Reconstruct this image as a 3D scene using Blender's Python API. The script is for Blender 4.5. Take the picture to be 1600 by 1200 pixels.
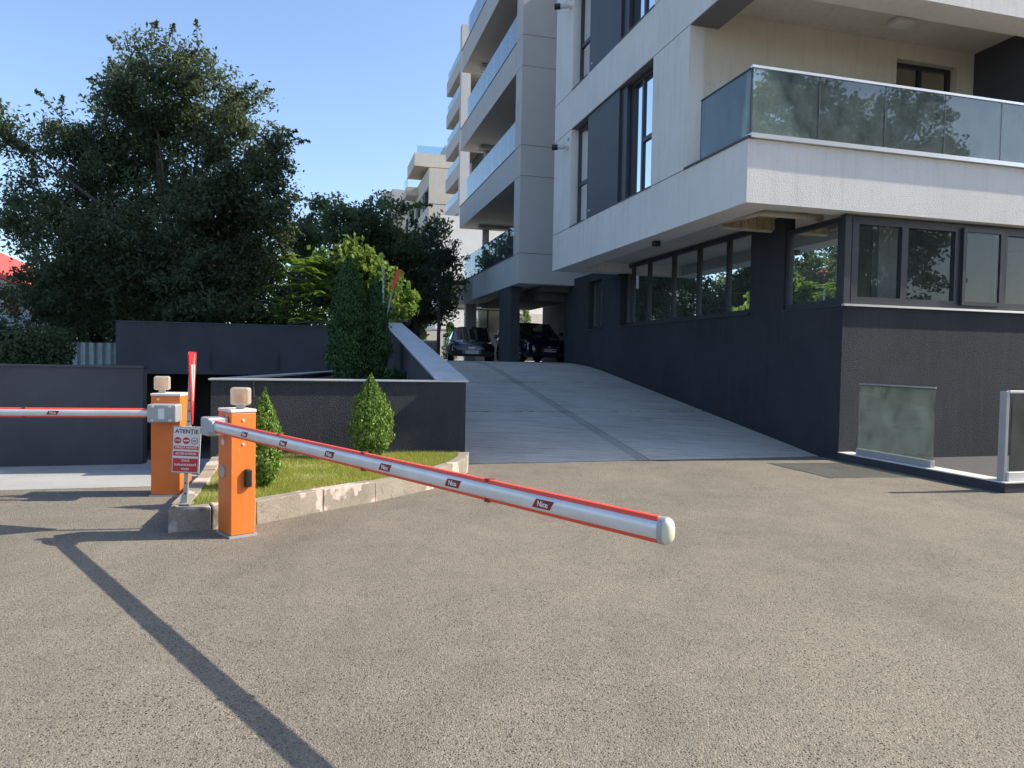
import bpy, math, random
import numpy as np
from mathutils import Vector, Matrix
rnd = random.Random(7)
rng = np.random.default_rng(11)
for o in list(bpy.data.objects):
    bpy.data.objects.remove(o, do_unlink=True)
scn = bpy.context.scene
COL = scn.collection

# ------------------------------------------------------------------ camera, sky, sun, exposure
F_PX, PITCH, ROLL, EYE = 1128.6, 0.03360719, -0.01759811, 1.6
fwd = Vector((0, math.cos(PITCH), -math.sin(PITCH)))
right0 = Vector((1, 0, 0))
down0 = fwd.cross(right0)
cr, sr = math.cos(ROLL), math.sin(ROLL)
rgt = cr * right0 + sr * down0
dwn = -sr * right0 + cr * down0
cam_d = bpy.data.cameras.new('camera')
cam_d.sensor_width = 36.0
cam_d.lens = F_PX / 1600 * 36
cam_d.clip_start = 0.05
cam_d.clip_end = 3000
cam = bpy.data.objects.new('camera', cam_d)
m3 = Matrix((rgt, -dwn, -fwd)).transposed()
cam.matrix_world = Matrix.Translation((0, 0, EYE)) @ m3.to_4x4()
COL.objects.link(cam)
scn.camera = cam

SUN_AZ = math.atan(0.155)            # the sun stands to the right, slightly beyond the picture plane
SUN_EL = math.atan(0.82)
w = bpy.data.worlds.new('World')
scn.world = w
w.use_nodes = True
nt = w.node_tree
nt.nodes.clear()
sky = nt.nodes.new('ShaderNodeTexSky')
sky.sky_type = 'NISHITA'
sky.sun_disc = False
sky.sun_elevation = SUN_EL
sky.sun_rotation = math.pi / 2 - SUN_AZ
sky.altitude = 100
sky.air_density = 1.0
sky.dust_density = 1.6
sky.ozone_density = 3.0
bg = nt.nodes.new('ShaderNodeBackground')
bg.inputs[1].default_value = 0.14
wo = nt.nodes.new('ShaderNodeOutputWorld')
nt.links.new(sky.outputs[0], bg.inputs[0])
nt.links.new(bg.outputs[0], wo.inputs[0])
sun_d = bpy.data.lights.new('sun', 'SUN')
sun_d.energy = 4.2
sun_d.angle = math.radians(0.53)
sun_d.color = (1.0, 0.89, 0.72)
sun = bpy.data.objects.new('sun', sun_d)
sdir = Vector((math.cos(SUN_AZ) * math.cos(SUN_EL), math.sin(SUN_AZ) * math.cos(SUN_EL), math.sin(SUN_EL)))
sun.rotation_euler = sdir.to_track_quat('Z', 'Y').to_euler()
sun.location = (30, 5, 30)
COL.objects.link(sun)
scn.view_settings.view_transform = 'Standard'
scn.view_settings.look = 'None'
scn.view_settings.exposure = 1.0
scn.view_settings.gamma = 1.0
scn.view_settings.use_curve_mapping = False
scn.cycles.max_bounces = 6
scn.cycles.diffuse_bounces = 3
scn.cycles.glossy_bounces = 3
scn.cycles.transmission_bounces = 4
scn.cycles.transparent_max_bounces = 10
scn.cycles.sample_clamp_indirect = 6

# ------------------------------------------------------------------ helpers
TH = 0.26801511                       # the street grid is turned this much
CX, CY = 5.535, 12.164                # foot of the dark corner of the right-hand building
ct, stn = math.cos(TH), math.sin(TH)
def G(t, s, z=0.0):                   # grid (along facade, away, up) -> world
    return (CX + t * ct - s * stn, CY + t * stn + s * ct, z)

class MB:
    def __init__(self): self.v, self.f = [], []
    def add(self, vs, fs):
        n = len(self.v); self.v += [tuple(p) for p in vs]; self.f += [tuple(i + n for i in q) for q in fs]; return self
    def box(self, x0, x1, y0, y1, z0, z1):
        return self.add([(x0,y0,z0),(x1,y0,z0),(x1,y1,z0),(x0,y1,z0),(x0,y0,z1),(x1,y0,z1),(x1,y1,z1),(x0,y1,z1)],
                        [(3,2,1,0),(4,5,6,7),(0,1,5,4),(1,2,6,5),(2,3,7,6),(3,0,4,7)])
    def prism(self, poly, z0, z1):    # poly: list of (x, y) counter-clockwise
        n = len(poly)
        vs = [(x, y, z0) for x, y in poly] + [(x, y, z1) for x, y in poly]
        fs = [tuple(range(n - 1, -1, -1)), tuple(range(n, 2 * n))] + [(i, (i + 1) % n, n + (i + 1) % n, n + i) for i in range(n)]
        return self.add(vs, fs)
    def hexa(self, b, tp):            # bottom four, top four corners
        return self.add(list(b) + list(tp), [(3,2,1,0),(4,5,6,7),(0,1,5,4),(1,2,6,5),(2,3,7,6),(3,0,4,7)])
    def quad(self, a, b, c, d): return self.add([a, b, c, d], [(0, 1, 2, 3)])
    def tube(self, pts, rad, n=8, cap=True):
        pts = [Vector(p) for p in pts]
        rings, vs, fs = [], [], []
        for i, p in enumerate(pts):
            d = (pts[min(i + 1, len(pts) - 1)] - pts[max(i - 1, 0)]).normalized()
            a = d.orthogonal().normalized() if abs(d.z) > .98 else d.cross(Vector((0, 0, 1))).normalized()
            if abs(d.z) > .98: a = Vector((1, 0, 0)) - d * d.x; a.normalize()
            b = d.cross(a)
            r = rad[i] if isinstance(rad, (list, tuple)) else rad
            for k in range(n):
                t = 2 * math.pi * k / n
                vs.append(p + (a * math.cos(t) + b * math.sin(t)) * r)
        for i in range(len(pts) - 1):
            for k in range(n):
                fs.append((i * n + k, i * n + (k + 1) % n, (i + 1) * n + (k + 1) % n, (i + 1) * n + k))
        if cap:
            fs.append(tuple(range(n - 1, -1, -1))); fs.append(tuple(range((len(pts) - 1) * n, len(pts) * n)))
        return self.add(vs, fs)
    def loft(self, rings, cap=True):
        n = len(rings[0]); vs = [p for r in rings for p in r]; fs = []
        for i in range(len(rings) - 1):
            for k in range(n):
                fs.append((i * n + k, i * n + (k + 1) % n, (i + 1) * n + (k + 1) % n, (i + 1) * n + k))
        if cap:
            fs.append(tuple(range(n - 1, -1, -1))); fs.append(tuple(range((len(rings) - 1) * n, len(rings) * n)))
        return self.add(vs, fs)
    def build(self, name, mat, parent=None, smooth=False, bevel=0, loc=None, rz=0):
        me = bpy.data.meshes.new(name)
        me.from_pydata(self.v, [], self.f)
        me.update()
        return mesh_obj(name, me, mat, parent, smooth, bevel, loc, rz)

def mesh_obj(name, me, mat, parent=None, smooth=False, bevel=0, loc=None, rz=0):
    if mat is not None and not me.materials: me.materials.append(mat)
    if smooth:
        me.polygons.foreach_set('use_smooth', [True] * len(me.polygons))
    o = bpy.data.objects.new(name, me)
    COL.objects.link(o)
    if parent is not None: o.parent = parent
    if loc is not None: o.location = loc
    o.rotation_euler.z = rz
    if bevel:
        b = o.modifiers.new('bevel', 'BEVEL'); b.width = bevel; b.segments = 2; b.limit_method = 'ANGLE'; b.angle_limit = math.radians(40)
        if smooth is False:
            me.polygons.foreach_set('use_smooth', [True] * len(me.polygons))
            wn = o.modifiers.new('wn', 'WEIGHTED_NORMAL'); wn.keep_sharp = True
    return o

def tag(o, label, cat, group=None):
    o['label'] = label; o['category'] = cat
    if group: o['group'] = group
    return o
def struct(o, label=None, kind='structure'):
    o['kind'] = kind
    if label: o['label'] = label
    return o
def thing(name, label, cat, loc=(0, 0, 0), rz=0, group=None):
    o = bpy.data.objects.new(name, None)
    COL.objects.link(o); o.location = loc; o.rotation_euler.z = rz; o.empty_display_size = .2
    return tag(o, label, cat, group)
def text_mesh(name, body, size, mat, parent, loc, rot, extrude=.0006, align='CENTER', sx=1.0):
    cu = bpy.data.curves.new(name, 'FONT'); cu.body = body; cu.size = size; cu.extrude = extrude
    cu.offset = size * .018; cu.align_x = align; cu.align_y = 'CENTER'; cu.resolution_u = 3
    tmp = bpy.data.objects.new('tmp_text', cu); COL.objects.link(tmp)
    bpy.context.view_layer.update()
    me = bpy.data.meshes.new_from_object(tmp.evaluated_get(bpy.context.evaluated_depsgraph_get()))
    bpy.data.objects.remove(tmp, do_unlink=True); bpy.data.curves.remove(cu)
    me.name = name; me.materials.clear()
    o = mesh_obj(name, me, mat, parent)
    o.matrix_local = Matrix.Translation(loc) @ rot @ Matrix.Diagonal((sx, 1, 1, 1))
    return o

# ------------------------------------------------------------------ materials
class NB:
    def __init__(self, name):
        self.m = bpy.data.materials.new(name); self.m.use_nodes = True
        self.t = self.m.node_tree; self.t.nodes.clear()
        self.out = self.t.nodes.new('ShaderNodeOutputMaterial')
        self.co = self.t.nodes.new('ShaderNodeTexCoord')
        self.geo = None
    def n(self, typ, **kw):
        x = self.t.nodes.new(typ)
        for k, v in kw.items():
            if k in ('inp',):
                for kk, vv in v.items(): x.inputs[kk].default_value = vv
            else: setattr(x, k, v)
        return x
    def l(self, a, b): self.t.links.new(a, b)
    def pos(self, scale=(1, 1, 1)):
        if self.geo is None: self.geo = self.n('ShaderNodeNewGeometry')
        mp = self.n('ShaderNodeMapping'); mp.inputs['Scale'].default_value = scale
        self.l(self.geo.outputs['Position'], mp.inputs[0]); return mp.outputs[0]
    def obj(self, scale=(1, 1, 1)):
        mp = self.n('ShaderNodeMapping'); mp.inputs['Scale'].default_value = scale
        self.l(self.co.outputs['Object'], mp.inputs[0]); return mp.outputs[0]
    def noise(self, vec, scale, detail=4, rough=.55):
        x = self.n('ShaderNodeTexNoise'); x.inputs['Scale'].default_value = scale
        x.inputs['Detail'].default_value = detail; x.inputs['Roughness'].default_value = rough
        self.l(vec, x.inputs['Vector']); return x.outputs['Fac']
    def ramp(self, fac, stops):
        r = self.n('ShaderNodeValToRGB'); e = r.color_ramp.elements
        while len(e) > 1: e.remove(e[-1])
        e[0].position, e[0].color = stops[0][0], (*stops[0][1], 1)
        for p, c in stops[1:]:
            k = e.new(p); k.color = (*c, 1)
        self.l(fac, r.inputs[0]); return r.outputs[0]
    def mix(self, fac, a, b, typ='MIX'):
        x = self.n('ShaderNodeMix', data_type='RGBA', blend_type=typ)
        if isinstance(fac, (int, float)): x.inputs[0].default_value = fac
        else: self.l(fac, x.inputs[0])
        for i, c in ((6, a), (7, b)):
            if isinstance(c, tuple): x.inputs[i].default_value = (*c, 1)
            else: self.l(c, x.inputs[i])
        return x.outputs[2]
    def math(self, op, a, b=0.0):
        x = self.n('ShaderNodeMath', operation=op)
        for i, c in ((0, a), (1, b)):
            if isinstance(c, (int, float)): x.inputs[i].default_value = c
            else: self.l(c, x.inputs[i])
        return x.outputs[0]
    def bump(self, h, strength=.4, dist=.01, normal=None):
        b = self.n('ShaderNodeBump'); b.inputs['Strength'].default_value = strength; b.inputs['Distance'].default_value = dist
        self.l(h, b.inputs['Height'])
        if normal is not None: self.l(normal, b.inputs['Normal'])
        return b.outputs[0]
    def principled(self, color, rough=.6, normal=None, metallic=0, spec=.5, **kw):
        p = self.n('ShaderNodeBsdfPrincipled')
        if isinstance(color, tuple): p.inputs['Base Color'].default_value = (*color, 1)
        else: self.l(color, p.inputs['Base Color'])
        if isinstance(rough, (int, float)): p.inputs['Roughness'].default_value = rough
        else: self.l(rough, p.inputs['Roughness'])
        p.inputs['Metallic'].default_value = metallic
        p.inputs['Specular IOR Level'].default_value = spec
        for k, v in kw.items(): p.inputs[k].default_value = v
        if normal is not None: self.l(normal, p.inputs['Normal'])
        return p.outputs[0]
    def done(self, sh):
        self.l(sh, self.out.inputs[0]); return self.m

def simple(name, color, rough=.5, metallic=0, spec=.5, var=.06, scale=6, bump=0, bscale=200, **kw):
    b = NB(name); p = b.obj()
    f = b.noise(p, scale, 4)
    c = b.ramp(f, [(.3, tuple(x * (1 - var) for x in color)), (.7, tuple(min(1, x * (1 + var)) for x in color))])
    nrm = b.bump(b.noise(p, bscale, 3), bump, .004) if bump else None
    return b.done(b.principled(c, rough, nrm, metallic, spec, **kw))

def stucco(name, color, scale=90, strength=.6, dist=.012, var=.1, stain=None, rough=.9):
    b = NB(name); p = b.pos()
    big = b.noise(p, .8, 5, .6)
    streak = b.noise(b.pos((6, 6, .5)), 1.3, 6, .65)
    c = b.ramp(big, [(.3, tuple(x * (1 - var) for x in color)), (.7, tuple(min(1, x * (1 + var * .6)) for x in color))])
    if stain:
        c = b.mix(b.ramp(streak, [(.5, (0, 0, 0)), (.8, (.38, .38, .38))]), c, stain)
        c = b.mix(b.ramp(b.noise(p, 2.2, 7, .75), [(.58, (0, 0, 0)), (.76, (.4, .4, .4))]), c, stain)
    v = b.n('ShaderNodeTexVoronoi'); v.inputs['Scale'].default_value = scale; b.l(p, v.inputs['Vector'])
    nz = b.noise(p, scale * .9, 3, .6)
    h = b.math('ADD', v.outputs['Distance'], b.math('MULTIPLY', nz, 1.2))
    c = b.mix(b.math('MULTIPLY', nz, .35), c, tuple(x * .72 for x in color))
    return b.done(b.principled(c, rough, b.bump(h, strength, dist), spec=.25))

M = {}
def asphalt():
    b = NB('asphalt'); p = b.pos()
    big = b.noise(p, .28, 6, .62); mid = b.noise(p, 2.4, 6, .68)
    c = b.ramp(big, [(.32, (.145, .132, .110)), (.5, (.196, .177, .145)), (.68, (.240, .216, .175))])
    c = b.mix(.4, c, b.ramp(mid, [(.3, (.118, .106, .088)), (.7, (.235, .209, .168))]))
    # lighter dusty wheel tracks that sweep towards the ramp
    mp = b.n('ShaderNodeMapping'); mp.inputs['Rotation'].default_value = (0, 0, -.35); mp.inputs['Scale'].default_value = (.55, .10, 1)
    b.l(b.geo.outputs['Position'], mp.inputs[0])
    tr = b.noise(mp.outputs[0], 1.5, 4, .6)
    c = b.mix(b.ramp(tr, [(.5, (0, 0, 0)), (.68, (.4, .4, .4))]), c, (.245, .218, .172))
    c = b.mix(b.ramp(tr, [(.30, (.45, .45, .45)), (.44, (0, 0, 0))]), c, (.100, .091, .077))
    v = b.n('ShaderNodeTexVoronoi'); v.inputs['Scale'].default_value = 120; v.inputs['Randomness'].default_value = 1; b.l(p, v.inputs['Vector'])
    sep = b.n('ShaderNodeSeparateColor'); b.l(v.outputs['Color'], sep.inputs[0])
    c = b.mix(.5, c, b.ramp(sep.outputs[0], [(0, (.1, .1, .1)), (.3, (.42, .42, .42)), (.85, (.58, .575, .565)), (1, (.95, .93, .88))]), 'OVERLAY')
    # open pores between the stones, in worn areas
    v2 = b.n('ShaderNodeTexVoronoi'); v2.inputs['Scale'].default_value = 62; b.l(p, v2.inputs['Vector'])
    sp2 = b.n('ShaderNodeSeparateColor'); b.l(v2.outputs['Color'], sp2.inputs[0])
    hole = b.math('MULTIPLY', b.ramp(v2.outputs['Distance'], [(.18, (1, 1, 1)), (.42, (0, 0, 0))]), b.ramp(sp2.outputs[1], [(.66, (0, 0, 0)), (.70, (1, 1, 1))]))
    pit = b.ramp(hole, [(0, (1, 1, 1)), (.8, (.2, .19, .18))])
    patches = b.noise(p, .8, 5, .68)
    c = b.mix(b.ramp(patches, [(.36, (.15, .15, .15)), (.60, (1, 1, 1))]), c, b.mix(1, c, pit, 'MULTIPLY'))
    # oil drips
    sp = b.noise(p, 1.7, 6, .75)
    c = b.mix(b.ramp(sp, [(.66, (0, 0, 0)), (.74, (.5, .5, .5))]), c, (.06, .055, .05))
    h = b.math('ADD', b.math('MULTIPLY', v.outputs['Distance'], -1.0), b.math('MULTIPLY', b.noise(p, 60, 4, .7), 1.4))
    h = b.math('SUBTRACT', h, b.math('MULTIPLY', hole, 1.6))
    return b.done(b.principled(c, .88, b.bump(h, .55, .012), spec=.3))
def concrete(name, base, lines=True, bump=.35):
    b = NB(name); p = b.pos()
    big = b.noise(p, .7, 6, .62)
    c = b.ramp(big, [(.28, tuple(x * .72 for x in base)), (.55, base), (.78, tuple(min(1, x * 1.16) for x in base))])
    c = b.mix(.3, c, b.ramp(b.noise(p, 40, 3, .6), [(.3, tuple(x * .7 for x in base)), (.7, tuple(x * 1.2 for x in base))]))
    h = b.noise(p, 120, 3, .6)
    if lines:
        mp = b.n('ShaderNodeMapping'); mp.inputs['Rotation'].default_value = (0, 0, -TH); mp.inputs['Scale'].default_value = (.5, 16, .4)
        b.l(b.geo.outputs['Position'], mp.inputs[0])
        ln = b.noise(mp.outputs[0], 1.6, 5, .7)
        c = b.mix(b.ramp(ln, [(.36, (1, 1, 1)), (.47, (0, 0, 0))]), c, tuple(x * .45 for x in base))
        mp2 = b.n('ShaderNodeMapping'); mp2.inputs['Rotation'].default_value = (0, 0, -TH + .05); mp2.inputs['Scale'].default_value = (.35, 30, .4)
        b.l(b.geo.outputs['Position'], mp2.inputs[0])
        l2 = b.noise(mp2.outputs[0], 1.3, 4, .7)
        c = b.mix(b.ramp(l2, [(.34, (.8, .8, .8)), (.42, (0, 0, 0))]), c, tuple(x * .4 for x in base))
        h = b.math('ADD', h, b.math('MULTIPLY', ln, 2.5))
    st_ = b.noise(p, 1.9, 6, .72)
    c = b.mix(b.ramp(st_, [(.6, (0, 0, 0)), (.74, (.5, .5, .5))]), c, tuple(x * .45 for x in base))
    return b.done(b.principled(c, .85, b.bump(h, bump, .008), spec=.3))
def glass(name, tint, refl=1.0, ior=1.5, rough=0.0, haze=0.0):
    b = NB(name)
    tr = b.n('ShaderNodeBsdfTransparent'); tr.inputs[0].default_value = (*tint, 1)
    gl = b.n('ShaderNodeBsdfGlossy'); gl.inputs['Roughness'].default_value = rough; gl.inputs[0].default_value = (.93, .97, .97, 1)
    fr = b.n('ShaderNodeFresnel'); fr.inputs[0].default_value = ior
    fac = b.math('MINIMUM', b.math('MULTIPLY', fr.outputs[0], refl), 1.0)
    mx = b.n('ShaderNodeMixShader'); b.l(fac, mx.inputs[0]); b.l(tr.outputs[0], mx.inputs[1]); b.l(gl.outputs[0], mx.inputs[2])
    sh = mx.outputs[0]
    if haze:  # milky film: dust on low guards, paler reflections painted into balcony glass
        df = b.n('ShaderNodeBsdfDiffuse'); df.inputs[0].default_value = (.48, .55, .52, 1)
        nz = b.noise(b.pos((1, 1, .6)), 4.5, 6, .7)
        f2 = b.math('MULTIPLY', b.ramp(nz, [(.3, (.25, .25, .25)), (.75, (1, 1, 1))]), haze)
        m2 = b.n('ShaderNodeMixShader'); b.l(f2, m2.inputs[0]); b.l(sh, m2.inputs[1]); b.l(df.outputs[0], m2.inputs[2]); sh = m2.outputs[0]
    return b.done(sh)
def leaf(name, c0, c1, c2, trans=.35, rough=.55):
    b = NB(name)
    g = b.n('ShaderNodeNewGeometry')
    c = b.ramp(g.outputs['Random Per Island'], [(0, c0), (.55, c1), (1, c2)])
    nz = b.noise(b.pos(), .9, 3)
    c = b.mix(b.ramp(nz, [(.35, (0, 0, 0)), (.7, (.5, .5, .5))]), c, c0)
    pr = b.principled(c, rough, spec=.35)
    tl = b.n('ShaderNodeBsdfTranslucent')
    b.l(b.mix(.5, c, c2), tl.inputs[0])
    mx = b.n('ShaderNodeMixShader'); mx.inputs[0].default_value = trans
    b.l(pr, mx.inputs[1]); b.l(tl.outputs[0], mx.inputs[2])
    return b.done(mx.outputs[0])
def bark(name, col):
    b = NB(name); p = b.obj((1, 1, .25))
    n = b.noise(p, 14, 6, .7)
    c = b.ramp(n, [(.3, tuple(x * .5 for x in col)), (.7, col)])
    return b.done(b.principled(c, .95, b.bump(n, .9, .03), spec=.1))

M['asphalt'] = asphalt()
M['ramp'] = concrete('ramp_concrete', (.56, .52, .455), bump=.6)
M['pad'] = concrete('pad_concrete', (.33, .335, .33), lines=False)
M['joint'] = concrete('joint_mortar', (.15, .145, .135), lines=False)
M['strip'] = concrete('channel_concrete', (.42, .395, .35), lines=False)
M['terrace'] = concrete('terrace_paving', (.5, .48, .44), lines=False)
b = NB('kerb_concrete'); p = b.pos()
c = b.ramp(b.noise(p, 3.0, 6, .65), [(.3, (.17, .152, .125)), (.6, (.285, .255, .21)), (.8, (.35, .315, .265))])
c = b.mix(.35, c, b.ramp(b.noise(p, 70, 3, .6), [(.3, (.14, .125, .105)), (.7, (.40, .365, .31))]))
f = b.noise(p, 2.6, 3, .5)
c = b.mix(b.ramp(f, [(.54, (0, 0, 0)), (.56, (.85, .85, .85))]), c, b.ramp(b.noise(p, 22, 4, .6), [(.3, (.42, .31, .27)), (.7, (.60, .52, .47))]))
c = b.mix(b.ramp(b.noise(p, 9, 6, .75), [(.60, (0, 0, 0)), (.66, (.7, .7, .7))]), c, (.10, .092, .08))
h = b.math('ADD', b.noise(p, 40, 5, .7), b.math('MULTIPLY', b.noise(p, 7, 4, .7), 2.0))
M['kerb'] = b.done(b.principled(c, .9, b.bump(h, .4, .010), spec=.2))
M['white'] = stucco('white_render', (.76, .745, .71), scale=70, strength=.5, dist=.012, var=.07, stain=(.4, .38, .34))
M['beige'] = stucco('cream_render', (.68, .62, .52), scale=70, strength=.4, var=.08, stain=(.36, .32, .25))
M['soffit'] = stucco('soffit_render', (.64, .60, .52), scale=60, strength=.4, var=.12, stain=(.25, .21, .16))
M['grey'] = stucco('grey_render', (.52, .515, .50), scale=80, strength=.25, dist=.006, var=.06)
M['dark'] = stucco('anthracite_render', (.048, .052, .062), scale=75, strength=.75, dist=.016, var=.25, stain=(.085, .085, .088))
M['darkB'] = stucco('anthracite_wall', (.080, .081, .092), scale=75, strength=.4, dist=.01, var=.25)
M['darkS'] = simple('anthracite_band', (.042, .044, .052), .8, var=.15, bump=.2)
M['coping'] = simple('metal_coping', (.50, .51, .52), .42, metallic=.55, var=.1, scale=3)
M['copingD'] = simple('dark_metal_coping', (.06, .065, .075), .5, metallic=.3, var=.1)
M['frame'] = simple('anthracite_frame', (.030, .034, .042), .45, var=.1)
M['sill'] = simple('aluminium_sill', (.72, .72, .70), .3, metallic=.7, var=.05)
M['panel'] = simple('dark_cladding_panel', (.048, .052, .062), .55, var=.08, scale=2)
M['groove'] = simple('groove_shadow_gap', (.16, .16, .17), .9)
M['pane'] = glass('window_pane', (.66, .69, .64), .95, 1.52, haze=.10)
M['pane_sky'] = glass('upper_window_pane', (.45, .5, .55), 2.6, 1.6)
M['balglass'] = glass('balcony_glass', (.86, .93, .90), 2.0, 1.55, haze=.22)
M['balglass2'] = glass('side_balcony_glass', (.74, .86, .88), 1.5, 1.5, haze=.1)
M['lowglass'] = glass('dusty_glass', (.88, .91, .90), 1.6, 1.5, haze=.10)
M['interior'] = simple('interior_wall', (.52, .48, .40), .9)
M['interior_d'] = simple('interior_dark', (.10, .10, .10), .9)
M['curtain'] = simple('white_curtain', (.72, .72, .72), .9, var=.1, scale=18)
b = NB('orange_cabinet_paint'); p = b.obj()
c = b.ramp(b.noise(p, 3, 5, .6), [(.3, (.64, .145, .02)), (.7, (.72, .175, .03))])
c = b.mix(b.ramp(b.noise(b.obj((1, 1, .4)), 14, 7, .8), [(.62, (0, 0, 0)), (.72, (.45, .45, .45))]), c, (.30, .14, .06))
M['orange'] = b.done(b.principled(c, b.ramp(b.noise(p, 6, 5, .7), [(.3, (.3, .3, .3)), (.7, (.55, .55, .55))])))
M['lid'] = simple('light_grey_plastic', (.62, .60, .57), .45, var=.08)
M['cast'] = simple('grey_cast_bracket', (.36, .37, .38), .45, metallic=.3, var=.08)
b = NB('white_boom_paint'); p = b.obj((1, 3, 3))
c = b.ramp(b.noise(p, 5, 5, .6), [(.3, (.60, .60, .59)), (.7, (.72, .72, .72))])
c = b.mix(b.ramp(b.noise(b.obj((1.2, 6, 6)), 7, 7, .8), [(.66, (0, 0, 0)), (.70, (.75, .75, .75))]), c, (.16, .15, .14))
M['boom'] = b.done(b.principled(c, .3, None, .25))
M['boomred'] = simple('red_rubber_strip', (.78, .075, .035), .45, var=.06)
M['boomdark'] = simple('strip_joint', (.22, .03, .02), .6)
M['sticker'] = simple('dark_red_sticker', (.22, .012, .015), .4)
M['stickerw'] = simple('white_lettering', (.8, .78, .76), .5, var=.02)
M['cap'] = simple('cream_end_cap', (.62, .60, .48), .5, var=.05)
b = NB('beacon_lens')
tl = b.n('ShaderNodeBsdfTranslucent'); tl.inputs[0].default_value = (.78, .72, .62, 1)
tp = b.n('ShaderNodeBsdfTransparent'); tp.inputs[0].default_value = (.95, .85, .7, 1)
mA = b.n('ShaderNodeMixShader'); mA.inputs[0].default_value = .5; b.l(b.principled((.70, .68, .62), .3), mA.inputs[1]); b.l(tl.outputs[0], mA.inputs[2])
mB = b.n('ShaderNodeMixShader'); mB.inputs[0].default_value = .38; b.l(mA.outputs[0], mB.inputs[1]); b.l(tp.outputs[0], mB.inputs[2])
M['lens'] = b.done(mB.outputs[0])
M['amber'] = simple('amber_bulb', (.85, .36, .08), .35)
M['black'] = simple('black_plastic', (.012, .012, .013), .35)
M['steel'] = simple('galvanised_steel', (.42, .43, .42), .45, metallic=.6, var=.15, scale=12)
M['signw'] = simple('sign_white', (.70, .69, .68), .45, var=.04)
M['signr'] = simple('sign_red', (.50, .035, .040), .45, var=.05)
M['signbr'] = simple('yield_red', (.80, .03, .035), .4, var=.05)
M['signk'] = simple('sign_black', (.03, .03, .035), .5)
M['wood'] = simple('weathered_board', (.34, .27, .18), .85, var=.35, scale=9, bump=.5, bscale=60)
M['soil'] = simple('planter_soil', (.05, .038, .026), .95, var=.3, bump=.8, bscale=25)
M['turf'] = simple('turf_base', (.22, .20, .085), .95, var=.45, scale=7, bump=.6, bscale=40)
M['earth'] = simple('garden_earth', (.045, .045, .022), .95, var=.3)
M['blade'] = leaf('grass_blades', (.17, .23, .035), (.28, .34, .055), (.50, .47, .12), .4)
M['leaf_big'] = leaf('dark_broadleaf', (.050, .078, .046), (.085, .122, .066), (.13, .165, .08), .52)
M['leaf_back'] = leaf('back_broadleaf', (.062, .102, .050), (.105, .155, .070), (.16, .21, .09), .55)
M['leaf_ail'] = leaf('fresh_green_leaflets', (.08, .17, .02), (.16, .30, .03), (.28, .42, .06), .45)
M['leaf_maple'] = leaf('yellow_green_leaves', (.075, .16, .03), (.15, .265, .045), (.27, .36, .08), .45)
M['leaf_sparse'] = leaf('fine_grey_leaves', (.018, .034, .018), (.035, .058, .026), (.06, .085, .04), .25)
M['thuja_dark'] = leaf('dark_thuja_sprays', (.022, .060, .016), (.045, .105, .024), (.085, .16, .036), .2)  # darker copy of the thuja green, with shade put into the colour
M['thuja_lit'] = leaf('sunlit_thuja_sprays', (.075, .15, .022), (.14, .25, .035), (.25, .37, .07), .3)  # sunlit copy of the thuja green, with sunlight put into the colour
M['leaf_street'] = leaf('street_tree_leaves', (.03, .055, .02), (.06, .095, .03), (.11, .15, .05), .3)
M['bark'] = bark('bark', (.12, .10, .08))
M['carblack'] = simple('black_car_paint', (.006, .007, .010), .12, var=.02, **{'Coat Weight': 1.0, 'Coat Roughness': .03})
M['carblue'] = simple('dark_blue_car_paint', (.006, .010, .035), .12, var=.02, **{'Coat Weight': 1.0, 'Coat Roughness': .03})
M['carwhite'] = simple('white_car_paint', (.75, .75, .75), .2, var=.02, **{'Coat Weight': 1.0})
M['carglass'] = glass('car_glass', (.16, .19, .22), 2.4, 1.5)
M['tyre'] = simple('tyre_rubber', (.012, .012, .012), .8)
M['rim'] = simple('alloy_rim', (.45, .46, .47), .3, metallic=.9)
M['chrome'] = simple('chrome', (.75, .76, .78), .12, metallic=1.0)
M['lamp'] = simple('headlamp_glass', (.55, .6, .68), .1, metallic=.6)
M['redroof'] = simple('red_metal_roof', (.55, .075, .045), .5, var=.1)
M['greyroof'] = simple('grey_shed_roof', (.30, .28, .30), .6, var=.15)
M['brick'] = simple('brick_red', (.34, .12, .06), .9, var=.3, scale=14)
M['corr'] = simple('corrugated_steel', (.36, .40, .45), .45, metallic=.4, var=.12)
M['paleh'] = stucco('pale_house_render', (.48, .50, .46), scale=40, strength=.2, var=.1)

# ------------------------------------------------------------------ ground, ramps, terraces
poly = [(-160, -160), (160, -160), (160, 160), (-7.6, 160), (-7.6, 9.2), (-7.73, 9.2), (-9.93, .45), (-9.93, -.8), (-20, -.8), (-20, 160), (-160, 160)]
struct(MB().add([(x, y, 0) for x, y in poly], [tuple(range(len(poly)))]).build('ground', M['asphalt'], loc=(CX, CY, 0), rz=TH))

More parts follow.
